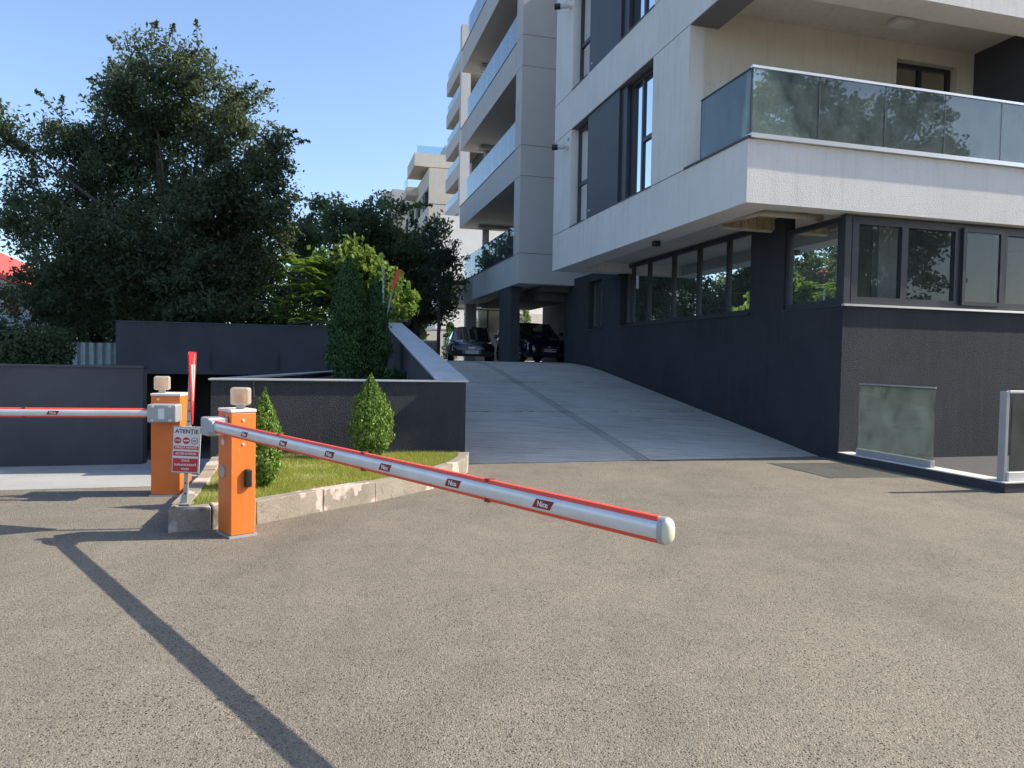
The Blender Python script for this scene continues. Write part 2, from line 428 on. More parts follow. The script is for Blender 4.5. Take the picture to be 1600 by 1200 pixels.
def ramp_z(s):
    if s <= .48: return 0.0
    if s < 10.0: return .131 * (s - .48)
    u = min(1.0, (s - 10.0) / 4.2)
    return .131 * 9.52 + .131 * 4.2 * (u - u * u / 2)
ZT = ramp_z(14.3)
SS = [.48 + i * .4 for i in range(34)] + [14.3]
def ramp_strip(t0, t1, s0, s1, dz, th=.14, n=8):
    mb = MB(); r = []
    for i in range(n + 1):
        s = s0 + (s1 - s0) * i / n; z = ramp_z(s) + dz
        r.append([(t0, s, z - th), (t1, s, z - th), (t1, s, z), (t0, s, z)])
    return mb.loft(r)
ramp = struct(ramp_strip(-6.34, -.004, .46, 14.3, -.02, .2, 34).build('access_ramp', M['joint'], loc=(CX, CY, 0), rz=TH), 'brushed concrete ramp rising beside the dark base of the building')
JT = -3.365
for a, b_ in ((.48, 4.31), (4.41, 8.09), (8.19, 14.28)):
    ramp_strip(-6.335, JT - .12, a, b_, .004, .02, 14).build('concrete_slab', M['ramp'], ramp)
    ramp_strip(JT + .12, -.012, a, b_, .004, .02, 14).build('concrete_slab', M['ramp'], ramp)
    for k in range(3):
        ramp_strip(JT - .112 + k * .077, JT - .045 + k * .077, a, b_, -.004, .012, 14).build('channel_strip', M['strip'], ramp)
struct(MB().quad((-6.3, 14.3, ZT), (30, 14.3, ZT), (30, 75, ZT), (-12, 75, ZT)).build('parking_terrace', M['terrace'], loc=(CX, CY, 0), rz=TH))
# lane down to the garage
lane = []
for s in (-.8, 3.0, 9.2, 14.0):
    z = -.05 * (s + .8) if s <= 3 else (-.19 - .16 * (s - 3) if s <= 9.2 else -1.182)
    lane.append((s, z))
mb = MB()
for (s0, z0), (s1, z1) in zip(lane, lane[1:]):
    mb.quad((-20, s0, z0), (-7.4, s0, z0), (-7.4, s1, z1), (-20, s1, z1))
struct(mb.build('garage_lane', M['pad'], loc=(CX, CY, .003), rz=TH))
struct(MB().box(-30, -13.3, 3.1, 75, -2, .9).box(-13.28, -6.8, 13.5, 75, 1.12, 1.3).build('garden_ground', M['earth'], loc=(CX, CY, 0), rz=TH))

# ------------------------------------------------------------------ walls on the left
def gthing(name, label, cat, group=None, t=0, s=0, z=0):
    return thing(name, label, cat, G(t, s, z), TH, group)
# wall beside the garage lane
o = gthing('retaining_wall', 'low dark grey rendered wall at far left behind the horizontal boom', 'wall', t=-11.15, s=2.2)
MB().box(-9, 0, 0, .3, -1.2, 1.37).build('wall_body', M['darkB'], o)
MB().box(-9, .02, -.02, .32, 1.37, 1.40).build('coping', M['copingD'], o)
o = gthing('lane_wall', 'dark side wall of the garage lane beyond the low left wall', 'wall', t=-13.3, s=2.52)
MB().box(0, .25, 0, 6.65, -2.0, 1.1).build('wall_body', M['darkB'], o)
# portal wall
o = gthing('portal_wall', 'tall dark grey wall over the garage opening below the big tree', 'wall', t=-13.2, s=9.2)
mb = MB().box(0, 5.45, 0, .3, 1.1, 2.36).box(5.45, 6.45, 0, .3, -1.4, 2.36)
mb.build('wall_body', M['darkB'], o)
MB().box(0, 6.45, -.02, .32, 2.36, 2.385).build('coping', M['copingD'], o)
for x, h in ((2.15, .42), (3.75, .42), (5.0, .42)):
    MB().box(x - .02, x + .02, -.03, -.003, 1.25, 1.25 + h).build('expansion_strip', M['black'], o)
mb = MB()
mb.box(-.3, 0, .3, 5, -1.4, 1.3).box(0, 5.45, 4.8, 5, -1.4, 1.1).box(0, 5.45, .3, 5, 1.1, 1.12)
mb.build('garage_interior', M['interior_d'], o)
hose = MB().tube([(4.0 + i * .14, .15 , 2.40 + .09 * math.sin(math.pi * i / 10)) for i in range(11)], .03, 6)
hose.build('cable_hose', M['black'], o, smooth=True)
# ramp side wall with sloping coping
o = gthing('ramp_side_wall', 'dark wall with sloping metal coping climbing along the left of the ramp', 'wall', t=-6.34, s=.47)
def wall_top(s): return 1.25 + (s) * .1425
mb = MB()
mb.hexa([(-.41, .235, -.1), (0, .235, -.1), (0, 8.75, -1.4), (-.41, 8.75, -1.4)], [(-.41, .235, wall_top(.235)), (0, .235, wall_top(.235)), (0, 8.75, wall_top(8.75)), (-.41, 8.75, wall_top(8.75))])
mb.build('wall_body', M['darkB'], o)
for a, b_ in ((-.03, 2.9), (2.91, 5.9), (5.91, 8.8)):
    za, zb = wall_top(a), wall_top(b_)
    MB().hexa([(-.45, a, za + .002), (.04, a, za + .002), (.04, b_, zb + .002), (-.45, b_, zb + .002)], [(-.45, a, za + .03), (.04, a, za + .03), (.04, b_, zb + .03), (-.45, b_, zb + .03)]).build('coping', M['coping'], o)
for k in range(6):
    for x in (-.36, -.05):
        y = .7 + k * 1.45; MB().tube([(x, y, wall_top(y) + .03), (x, y, wall_top(y) + .037)], .012, 8).build('screw', M['steel'], o)
# planter
o = gthing('planter', 'dark roughcast planter wall with pale metal coping behind the small lawn', 'planter', t=-9.93, s=.45)
MB().prism([(0, 0), (3.592, 0), (3.592, .25), (0, .25)], -.3, 1.2445).build('front_wall', M['dark'], o)
mb = MB(); a0, a1 = (0.003, .25), (2.2, 8.74)
mb.hexa([(0.003, .25, -1.3), (.25, .25, -1.3), (2.45, 8.7, -1.5), (2.2, 8.7, -1.5)], [(0.003, .25, 1.24), (.25, .25, 1.24), (2.45, 8.7, 1.24), (2.2, 8.7, 1.24)])
mb.build('rear_wall', M['dark'], o)
for a, b_ in ((-.03, .55), (.556, 1.85), (1.856, 3.17)):
    MB().box(a, b_, -.03, .28, 1.245, 1.27).build('coping', M['coping'], o, bevel=.004)
MB().hexa([(-.02, .285, 1.242), (.29, .285, 1.242), (2.47, 8.6, 1.242), (2.16, 8.6, 1.242)], [(-.02, .285, 1.266), (.29, .285, 1.266), (2.47, 8.6, 1.266), (2.16, 8.6, 1.266)]).build('coping', M['coping'], o)
MB().add([(.2, .2, 1.13), (3.18, .2, 1.13), (3.18, 8.7, 1.2), (2.4, 8.7, 1.2)], [(0, 1, 2, 3)]).build('soil', M['soil'], o)
MB().tube([(.56, -.012, 1.245), (.56, -.012, 1.0)], .012, 6).build('drain_pipe', M['copingD'], o)

# ------------------------------------------------------------------ island with kerb
outer = [(-4.05, 9.75), (-3.5, 8.0), (-3.12, 6.62), (-3.05, 6.40), (-2.72, 6.55), (-2.39, 6.78), (-1.93, 7.42), (-1.49, 7.97), (-.965, 8.78), (-.70, 9.6), (-.61, 10.15), (-.63, 10.72)]
def offset(path, d):
    res = []
    for i, p in enumerate(path):
        a = Vector(path[max(i - 1, 0)]); b_ = Vector(path[min(i + 1, len(path) - 1)])
        t_ = (b_ - a).normalized(); n_ = Vector((-t_.y, t_.x))
        res.append(tuple(Vector(p) + n_ * d))
    return res
inner = offset(outer, .15)
KH = .22
kerb = tag(bpy.data.objects.new('island_kerb', None), 'worn pale concrete kerb round the small lawn, with chipped pinkish patches', 'kerb'); COL.objects.link(kerb)
cuts = []
for i in range(len(outer) - 1):
    a, b_ = Vector(outer[i]), Vector(outer[i + 1]); L_ = (b_ - a).length
    n_ = max(1, round(L_ / .7))
    for k in range(n_): cuts.append((i, k / n_, (k + 1) / n_))
for i, f0, f1 in cuts:
    g = .0025 / (Vector(outer[i + 1]) - Vector(outer[i])).length
    P = []
    for path in (outer, inner):
        a, b_ = Vector(path[i]), Vector(path[i + 1])
        P.append((a.lerp(b_, f0 + g), a.lerp(b_, f1 - g)))
    c0 = (P[0][0] + P[0][1]) / 2
    j = lambda: rnd.uniform(-.009, .009)
    h = KH + j()
    bx = [(P[0][0].x, P[0][0].y, -.05), (P[0][1].x, P[0][1].y, -.05), (P[1][1].x, P[1][1].y, -.05), (P[1][0].x, P[1][0].y, -.05)]
    tp = [(x + j(), y + j(), h + j() * .5) for x, y, _ in bx]
    MB().hexa(bx, tp).build('kerb_stone', M['kerb'], kerb, bevel=.009)
lawn_poly = inner[0:] + [G(-6.4, .44)[:2], G(-9.85, .44)[:2]]
lawn = struct(MB().add([(x, y, KH - .03) for x, y in lawn_poly], [tuple(range(len(lawn_poly)))]).build('lawn', M['turf']))
def inside(p, poly):
    x, y = p; c = False; j = len(poly) - 1
    for i in range(len(poly)):
        if (poly[i][1] > y) != (poly[j][1] > y) and x < (poly[j][0] - poly[i][0]) * (y - poly[i][1]) / (poly[j][1] - poly[i][1]) + poly[i][0]: c = not c
        j = i
    return c
vs, fs = [], []
while len(fs) < 60000:
    x, y = rnd.uniform(-4.2, -.6), rnd.uniform(6.4, 10.9)
    if not inside((x, y), lawn_poly): continue
    if x < -3.2 and rnd.random() < .55: continue
    if math.sin(x * 5.1 + y * 2.3) + math.sin(x * 2.2 - y * 6.7) + rnd.uniform(-1.3, 1.3) > 1.2: continue
    a = rnd.uniform(0, 6.283); h = rnd.uniform(.015, .05) * (1.6 if rnd.random() < .1 else 1); wd = .003
    dx, dy = math.cos(a) * wd, math.sin(a) * wd; lx, ly = rnd.uniform(-.03, .03), rnd.uniform(-.03, .03)
    n = len(vs); z = KH - .032
    vs += [(x - dx, y - dy, z), (x + dx, y + dy, z), (x + lx, y + ly, z + h)]; fs.append((n, n + 1, n + 2))
struct(MB().add(vs, fs).build('grass', M['blade']), 'sunlit mown grass on the small lawn inside the kerb', 'stuff')

# ------------------------------------------------------------------ foliage helpers
def leaf_mesh(name, P, size, mat, parent, aspect=.5, up=.35, outward=None, seed=0, vertical=0.0):
    r = np.random.default_rng(seed); n = len(P)
    nrm = r.normal(size=(n, 3)); nrm[:, 2] = nrm[:, 2] * (1 - vertical) + up
    if outward is not None: nrm += outward
    nrm /= np.linalg.norm(nrm, axis=1)[:, None]
    a = np.cross(nrm, r.normal(size=(n, 3))); a /= np.linalg.norm(a, axis=1)[:, None]
    if vertical:
        zz = np.array([0, 0, 1.0]) + r.normal(size=(n, 3)) * .45
        a = zz - nrm * (zz * nrm).sum(1)[:, None]; a /= np.linalg.norm(a, axis=1)[:, None]
    b_ = np.cross(nrm, a)
    s = size * r.uniform(.6, 1.25, n)[:, None]
    V = np.empty((n, 4, 3))
    V[:, 0] = P - a * s * .5; V[:, 1] = P + b_ * s * aspect * .5 - a * s * .05; V[:, 2] = P + a * s * .5; V[:, 3] = P - b_ * s * aspect * .5 - a * s * .05
    V[:, 2, 2] -= s[:, 0] * .12
    return quads_obj(name, V.reshape(-1, 3), n, mat, parent)
def quads_obj(name, V, nq, mat, parent):
    me = bpy.data.meshes.new(name)
    me.vertices.add(nq * 4); me.vertices.foreach_set('co', V.astype(np.float32).ravel())
    me.loops.add(nq * 4); me.loops.foreach_set('vertex_index', np.arange(nq * 4, dtype=np.int32))
    me.polygons.add(nq); me.polygons.foreach_set('loop_start', np.arange(0, nq * 4, 4, dtype=np.int32))
    me.update(calc_edges=True); me.validate()
    return mesh_obj(name, me, mat, parent)
def ball(n, r, pw=2.0):
    d = r.normal(size=(n, 3)); d /= np.linalg.norm(d, axis=1)[:, None]
    return d * (r.uniform(0, 1, n) ** (1 / pw))[:, None]
def make_tree(name, label, base, lobes, n_leaf, size, mat, seed, clump=.55, trunk_r=.2, group=None, aspect=.5, flat=.6, limbs=True, per=260, sprays=0):
    """lobes: (x, y, z, r) in world metres. A crown of leaf clumps with gaps, a trunk and limbs."""
    r = np.random.default_rng(seed)
    t = thing(name, label, 'tree', base, 0, group)
    bv = np.array(base)
    vol = np.array([l[3] ** 2.0 for l in lobes]); vol /= vol.sum()
    nc = max(8, n_leaf // per)
    pts, cen = [], []
    for l, w_ in zip(lobes, vol):
        k = max(2, int(round(nc * w_)))
        c = np.array(l[:3]) + ball(k, r, 3.2) * l[3] * np.array([1, .95, .95])
        cen.append(c)
    cen = np.concatenate(cen)
    for c in cen:
        rr = clump * r.uniform(.6, 1.35)
        q = ball(int(per * r.uniform(.6, 1.4)), r, 2.0) * rr * np.array([1, 1, flat])
        # branch tips that stick out of the clump
        q += r.normal(size=(1, 3)) * rr * .15
        tip = r.uniform(0, 1, len(q)) < .12
        q[tip] *= r.uniform(1.1, 1.45, tip.sum())[:, None]
        pts.append(c + q)
    ctr = np.mean([l[:3] for l in lobes], axis=0)
    twigs = []
    for _ in range(sprays):
        c = cen[r.integers(len(cen))]; li = int(np.argmin([np.linalg.norm(np.array(l[:3]) - c) for l in lobes]))
        d = (c - np.array(lobes[li][:3])) / lobes[li][3] + (c - ctr) * .12 + r.normal(size=3) * .45 + np.array([0, 0, .15])
        d /= np.linalg.norm(d) + 1e-6
        L_ = r.uniform(.5, 1.15) * clump * 1.9; m = int(per * .3)
        tt = r.uniform(0, 1, m) ** .8
        q = c + d * (tt * L_ + clump * .4)[:, None] + r.normal(size=(m, 3)) * ((1.05 - tt) * clump * .2)[:, None]
        q[:, 2] -= (tt ** 2) * L_ * .22
        pts.append(q); twigs.append((c - bv, c + d * (L_ + clump * .4) - np.array([0, 0, L_ * .22]) - bv))
    P = np.concatenate(pts) - bv
    leaf_mesh('crown', P, size, mat, t, aspect, .3, None, seed + 1)
    mb = MB()
    top = np.mean([l[:3] for l in lobes], axis=0) - bv
    h = max(.8, top[2])
    tr = [(0, 0, -.15), (top[0] * .1, top[1] * .1, h * .3), (top[0] * .3, top[1] * .3, h * .6), (top[0] * .7, top[1] * .7, h), (top[0] * .9, top[1] * .9, h * 1.25)]
    mb.tube(tr, [trunk_r * 1.25, trunk_r, trunk_r * .8, trunk_r * .5, trunk_r * .2], 9)
    mb.build('trunk', M['bark'], t, smooth=True)
    if limbs:
        mb = MB()
        for l in lobes:
            e = np.array(l[:3]) - bv; f = r.uniform(.28, .6)
            st_ = np.array([top[0] * f * .5, top[1] * f * .5, h * f]); mid = (st_ + e) / 2 + np.array([0, 0, l[3] * .2])
            mb.tube([st_, mid, e], [trunk_r * .4, trunk_r * .24, trunk_r * .07], 6)
        idx = r.choice(len(cen), min(len(cen), 60), replace=False)
        for i in idx:
            e = cen[i] - bv; li = int(np.argmin([np.linalg.norm(np.array(l[:3]) - cen[i]) for l in lobes])); s_ = np.array(lobes[li][:3]) - bv
            mb.tube([s_, (s_ + e) / 2 + r.normal(size=3) * .08, e + (e - s_) * .25], [trunk_r * .1, trunk_r * .06, .006], 5)
        for a_, b_ in twigs: mb.tube([a_, (a_ + b_) / 2 + np.array([0, 0, .04]), b_], [.012, .008, .004], 4)
        mb.build('limbs', M['bark'], t, smooth=True)
    return t
def make_thuja(label, base, h, rad, n, size, mat, seed, group=None, lean=0.0, shape='column'):
    r = np.random.default_rng(seed)
    t = thing('thuja', label, 'conifer', base, 0, group)
    u = r.uniform(0, 1, n) ** .85
    PU, PV = (([0, .1, .3, .5, .72, .86, .95, 1], [.72, .9, 1, .86, .66, .52, .32, .08]) if shape == 'column' else ([0, .1, .3, .45, .62, .8, .92, 1], [.36, .66, .98, 1, .86, .55, .3, .06]))
    prof = np.interp(u, PU, PV)
    an = r.uniform(0, 2 * math.pi, n)
    bumpy = 1 + .2 * np.sin(an * 3 + u * 17 + seed) + .14 * np.sin(an * 2 - u * 29 + seed) + .1 * np.sin(an * 7 + u * 47)
    # sprays: short fans that stick out of the body
    k = r.integers(0, max(60, n // 45), n); ka = r.uniform(0, 2 * math.pi, k.max() + 1); ku = r.uniform(.02, 1, k.max() + 1) ** .9; ko = r.uniform(.5, 1.28, k.max() + 1)
    sp = r.uniform(0, 1, n) < .72
    du = r.uniform(0, 1, n)
    u = np.where(sp, np.clip(ku[k] + (du - .4) * .10 * (1.1 / max(h, .6)) ** .5, 0, 1.02), u)
    an = np.where(sp, ka[k] + r.normal(size=n) * .22, an)
    prof = np.interp(u, PU, PV)
    rr = np.where(sp, rad * prof * (ko[k] * (.82 + .26 * du)), rad * prof * bumpy * r.uniform(.45, 1.0, n) ** .5)
    bumpy = None
    P = np.stack([np.cos(an) * rr + lean * u * h, np.sin(an) * rr, u * h + .02 + r.normal(size=n) * .02], 1)
    out = np.stack([np.cos(an), np.sin(an), np.zeros(n)], 1) * 1.1
    leaf_mesh('foliage', P, size, mat, t, .5, .15, out, seed + 1, vertical=.6)
    MB().tube([(0, 0, -.1), (lean * h * .4, 0, h * .4), (lean * h * .85, 0, h * .85)], [rad * .12, rad * .09, .01], 6).build('trunk', M['bark'], t, smooth=True)
    return t

# ------------------------------------------------------------------ right-hand building
def window(parent, axis, a0, a1, z0, z1, p, muls, frame=.06, depth=.08, pane='pane', transom=None, trans_at=None, name='window'):
    """axis 't': plane x = p, running along y (a0..a1); axis 's': plane y = p, running along x. A framed window with panes as sub-parts."""
    mb = MB()
    def bx(m, u0, u1, w0, w1, d0, d1):
        if axis == 't': m.box(p + d0, p + d1, u0, u1, w0, w1)
        else: m.box(u0, u1, p + d0, p + d1, w0, w1)
    bx(mb, a0, a1, z0, z0 + frame, 0, depth); bx(mb, a0, a1, z1 - frame, z1, 0, depth)
    edges = [a0] + list(muls) + [a1]
    for i, u in enumerate(edges):
        u0, u1 = (u, u + frame) if i == 0 else ((u - frame, u) if i == len(edges) - 1 else (u - frame / 2, u + frame / 2))
        bx(mb, u0, u1, z0 + frame, z1 - frame, 0, depth)
    if transom:
        for i in (trans_at if trans_at is not None else range(len(edges) - 1)):
            lo = edges[i] + (frame if i == 0 else frame / 2); hi = edges[i + 1] - (frame if i == len(edges) - 2 else frame / 2)
            bx(mb, lo, hi, transom - frame * .6, transom + frame * .6, .002, depth - .002)
    w_ = mb.build(name, M['frame'], parent)
    for i in range(len(edges) - 1):
        lo = edges[i] + (frame if i == 0 else frame / 2) - .004; hi = edges[i + 1] - (frame if i == len(edges) - 2 else frame / 2) + .004
        rows = [(z0 + frame, z1 - frame)]
        if transom and (trans_at is None or i in trans_at): rows = [(z0 + frame, transom - frame * .6), (transom + frame * .6, z1 - frame)]
        for (w0, w1) in rows:
            m = MB(); c = depth * .5
            if axis == 't': m.quad((p + c, lo, w0), (p + c, hi, w0), (p + c, hi, w1), (p + c, lo, w1))
            else: m.quad((lo, p + c, w0), (hi, p + c, w0), (hi, p + c, w1), (lo, p + c, w1))
            m.build('pane', M[pane], w_)
    return w_

B1 = gthing('apartment_building', 'white rendered corner building overhanging an anthracite base with ribbon windows', 'building')
# dark base: walls with the openings left free
def part(name, mat, *boxes, parent=B1, bevel=0):
    mb = MB()
    for q in boxes: mb.box(*q)
    return mb.build(name, M[mat], parent, bevel=bevel)
part('base_wall', 'dark', (0, .3, 0, 14, -.6, 2.6))
part('base_wall', 'dark', (0, .3, 1.62, 2.72, 2.6, 4.4))
part('base_wall', 'dark', (0, .3, 9.2, 10.6, 2.6, 4.4), (0, .3, 10.6, 11.7, 4.15, 4.4), (0, .3, 11.7, 14, 2.6, 4.4))
part('base_wall', 'dark', (.3, 14, 0, .3, -.6, 2.6))
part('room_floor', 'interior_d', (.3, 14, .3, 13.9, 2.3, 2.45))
part('room_wall', 'interior', (3.4, 3.6, .9, 13.9, 2.45, 4.4))
part('room_wall', 'interior', (.3, 3.4, 9.4, 9.55, 2.45, 4.4))
part('room_wall', 'interior', (3.6, 14, 3.4, 3.6, 2.45, 4.4))
part('pale_backing', 'curtain', (.165, .175, .25, 1.55, 2.66, 4.38))  # pale panel added behind the corner pane to lighten it
part('room_partition', 'curtain', (.33, .85, .75, .9, 2.45, 4.4))
part('room_partition', 'curtain', (1.35, 1.8, .75, .9, 2.45, 4.4))
part('room_pillar', 'interior', (1.05, 1.5, 1.7, 2.2, 2.45, 4.4))
part('room_pillar', 'interior_d', (2.2, 2.9, 1.2, 1.9, 2.45, 4.4))
part('room_wall', 'interior_d', (.3, 3.3, 13.7, 13.85, 2.45, 4.4))
window(B1, 't', 2.74, 9.18, 2.64, 4.38, .16, [3.84, 5.10, 6.35, 7.73, 8.75], .09, .1)
window(B1, 't', 10.62, 11.68, 2.64, 4.13, .14, [11.15], .06, .08)
window(B1, 't', .13, 1.6, 2.64, 4.12, .03, [], .09, .1)
window(B1, 's', .16, 13.5, 2.64, 4.12, .02, [1.24, 2.38, 3.42, 4.6, 5.8, 7, 8.2, 9.4], .13, .1)
w_ = window(B1, 's', 2.45, 3.35, 2.70, 4.06, -.03, [], .07, .045, name='opening_sash')
part('corner_post', 'frame', (.0, .128, .0, .128, 2.6, 4.13))
part('side_sill', 'frame', (-.03, .16, 2.72, 9.2, 2.6, 2.635), (-.03, .14, 10.6, 11.7, 2.6, 2.635), (-.012, .03, .05, 1.62, 2.6, 2.635))
part('front_sill', 'sill', (-.02, 13.5, -.05, .02, 2.602, 2.638))
# projecting slab rim and soffit
part('slab_fascia', 'white', (-2.0, -1.42, -.15, 9.48, 4.15, 5.15))
part('slab_fascia', 'white', (-1.42, 14, -.148, .22, 4.152, 5.15))
part('slab_fascia', 'white', (-1.42, .3, 9.0, 9.478, 4.152, 5.15))
part('soffit', 'soffit', (-1.42, 14, .22, 9.0, 4.42, 5.1))
part('drip_trim', 'copingD', (-2.03, -1.9, -.19, 1.86, 5.152, 5.185))
part('front_rail_base', 'sill', (-1.98, 13.9, -.215, -.03, 5.155, 5.225))
part('balcony_floor', 'soffit', (-1.9, 14, -.02, 1.8, 5.10, 5.16))
# boarded recess under the soffit, lamp tube
bo = part('duct_frame', 'soffit', (-1.1, .12, 2.02, 2.1, 4.16, 4.22))
for k in range(7):
    MB().box(-1.08 + k * .17, -.925 + k * .17, 1.95, 1.985, 4.19, 4.42).build('board', M['wood'], bo)
for k in range(6):
    MB().box(-1.12, -1.085, .92 + k * .18, 1.085 + k * .18, 4.2, 4.42).build('board', M['wood'], bo)
MB().tube([(-1.1, .8, 4.22), (.3, .8, 4.22)], .05, 10).build('pipe', M['soffit'], B1, smooth=True)
MB().tube([(-1.1, .8, 4.22), (-1.1, 2.6, 4.3)], .045, 10).build('pipe', M['soffit'], B1, smooth=True)
MB().box(-1.7, -1.56, 3.63, 3.77, 4.04, 4.148).build('soffit_lamp', M['black'], B1, bevel=.01)
# upper floors
GR = .018
for fl in range(3):
    z0 = 5.15 + 3.62 * fl; z1 = z0 + 2.60; zf = z0 + 3.62
    part('wall_panel', 'white', (-2, -1.7, 1.8, 3.27, z0 + GR, z1))
    part('wall_panel', 'white', (-2, -1.7, 8.09, 9.48, z0 + GR, z1))
    part('groove', 'groove', (-1.985, -1.7, 1.8, 3.27, z0, z0 + GR), (-1.985, -1.7, 8.09, 9.48, z0, z0 + GR))
    part('groove', 'groove', (-1.985, -1.42, -.13, 9.46, z1, z1 + GR))
    part('slab_fascia', 'white', (-2, -1.42, -.15, 9.48, z1 + GR, zf))
    part('slab_fascia', 'white', (-1.42, 14, -.148, .42, z1 + GR + .002, zf))
    part('ceiling', 'soffit', (-1.42, 14, .42, 9.2, z1 + .30, zf - .04))
    part('loggia_wall', 'beige', (-1.7, 2.58, 1.803, 2.1, z0 + .02, z1 + .3), (2.58, 4.08, 1.803, 2.1, z1 - .02, z1 + .3), (4.08, 14, 1.803, 2.1, z0 + .02, z1 + .3))
    window(B1, 's', 2.6, 4.06, z0 + .02, z1 - .03, 1.95, [3.3], .08, .08, name='balcony_door')
    part('dark_return_wall', 'panel', (4.5, 4.7, .43, 1.8, z0 + .02, z1 + .3))
    part('end_wall', 'white', (-1.7, 14, 9.2, 9.478, z0, z1 + .3))
    part('recess_floor', 'copingD', (-2.02, -1.7, 3.27, 5.05, z0 + .0, z0 + .022), (-2.02, -1.7, 6.98, 8.09, z0, z0 + .022))
    part('cladding_panel', 'panel', (-1.955, -1.72, 5.05, 6.98, z0 + .024, z1 - .004))
    MB().tube([(-1.955, 6.75, z0 + .2), (-1.99, 6.75, z0 + .2)], .028, 8).build('spout', M['lid'], B1)
    part('jamb_panel', 'frame', (-1.9, -1.72, 4.74, 5.05, z0 + .024, z1 - .004))
    window(B1, 't', 3.28, 4.74, z0 + .03, z1 - .01, -1.8, [4.15], .075, .08, 'pane_sky', z0 + 1.2, [0])
    window(B1, 't', 7.0, 8.07, z0 + .03, z1 - .01, -1.8, [], .075, .08, 'pane_sky', z0 + 1.12)
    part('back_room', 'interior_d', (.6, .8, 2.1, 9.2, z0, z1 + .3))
    mb = MB()
    for seg in ((3.35, 3.75), (4.25, 4.65), (7.1, 7.5)):
        n = 14
        pts = [(-1.55 + .03 * math.sin(i * 2.1), seg[0] + (seg[1] - seg[0]) * i / n) for i in range(n + 1)]
        for (xa, ya), (xb, yb) in zip(pts, pts[1:]): mb.quad((xa, ya, z0 + .1), (xb, yb, z0 + .1), (xb, yb, z1 - .05), (xa, ya, z1 - .05))
    mb.build('curtain', M['curtain'], B1)
    if fl < 2:
        zt, zb = z0 + 1.13, z0 + .07
        edges = [-1.93, -.69, .6, 1.83, 3.06, 4.3, 5.6, 6.9, 8.2]
        for a, b_ in zip(edges, edges[1:]):
            MB().box(a + .006, b_ - .006, -.128, -.112, zb, zt - .02).build('glass_panel', M['balglass'], B1)
            MB().box(b_ - .007, b_ + .007, -.132, -.108, zb, zt - .018).build('glass_joint', M['frame'], B1)
        MB().box(-1.94, -1.924, -.10, 1.42, zb - .01, zt - .025).build('glass_panel', M['balglass2'], B1)
        part('hand_rail', 'sill', (-1.95, 8.3, -.15, -.09, zt - .018, zt + .022))
        part('hand_rail', 'copingD', (-1.955, -1.915, -.088, 1.43, zt - .024, zt - .004))
        part('glass_edge', 'frame', (-1.943, -1.921, 1.42, 1.432, zb, zt - .026), (-1.946, -1.92, -.128, -.10, zb, zt - .022))
for z in (7.96,):
    MB().box(1.75, 2.15, .9, 1.2, z, z + .088).build('ceiling_lamp', M['lid'], B1, bevel=.02)
part('unseen_storeys', 'white', (-2, 14, -.15, 9.48, 16.02, 18.5))  # solid mass above the view, added to cast the building's shade
# unseen blocks between the wings, added to shade the grey front and the ramp
part('shade_block', 'grey', (2.5, 14, 11.95, 13.09, -.5, 17))
part('low_shade_block', 'grey', (2.5, 14, 9.49, 11.94, -.5, 8.8))

def bullet_camera(t, s, z, label):
    o = gthing('security_camera', label, 'camera', 'bullet cameras on the white wall', t, s, z)
    MB().tube([(0, 0, 0), (-.05, 0, 0)], .06, 14).build('mount', M['lid'], o, bevel=.008)
    MB().tube([(-.04, 0, 0), (-.12, .02, .015)], .028, 10).build('arm', M['lid'], o, smooth=True)
    MB().tube([(-.10, .01, .015), (-.30, .06, .0)], .062, 16).build('housing', M['lid'], o, bevel=.01)
    MB().tube([(-.29, .055, .0), (-.44, .10, -.012)], .078, 16).build('lens_hood', M['black'], o, bevel=.01)
    MB().tube([(-.02, .0, .22), (-.002, .0, .22)], .05, 14).build('junction_box', M['cast'], o)
bullet_camera(-2.004, 8.3, 7.33, 'white bullet camera with black hood on white wall above the lower slit window')
bullet_camera(-2.004, 8.3, 11.05, 'white bullet camera with black hood at top edge of the picture')
# drying racks on the balcony
for i, (t, s) in enumerate(((1.15, .75), (2.35, .9))):
    o = gthing('drying_rack', ('white folding drying rack behind the balcony glass, nearer the corner', 'white folding drying rack behind the balcony glass in front of the door')[i], 'drying rack', 'drying racks on the balcony', t, s, 5.16)
    for y in (-.28, .28):
        for sx in (-1, 1):
            MB().tube([(sx * .3, y, 0), (sx * .03, y, 1.05)], .012, 6).build('leg', M['stickerw'], o)
    for z in (.55, 1.0):
        MB().tube([(-.0, -.32, z), (.0, .32, z)], .008, 6).build('rail', M['stickerw'], o)
    MB().tube([(-.55, .28, .62), (.55, -.28, .82)], .012, 6).build('wing_bar', M['steel'], o)

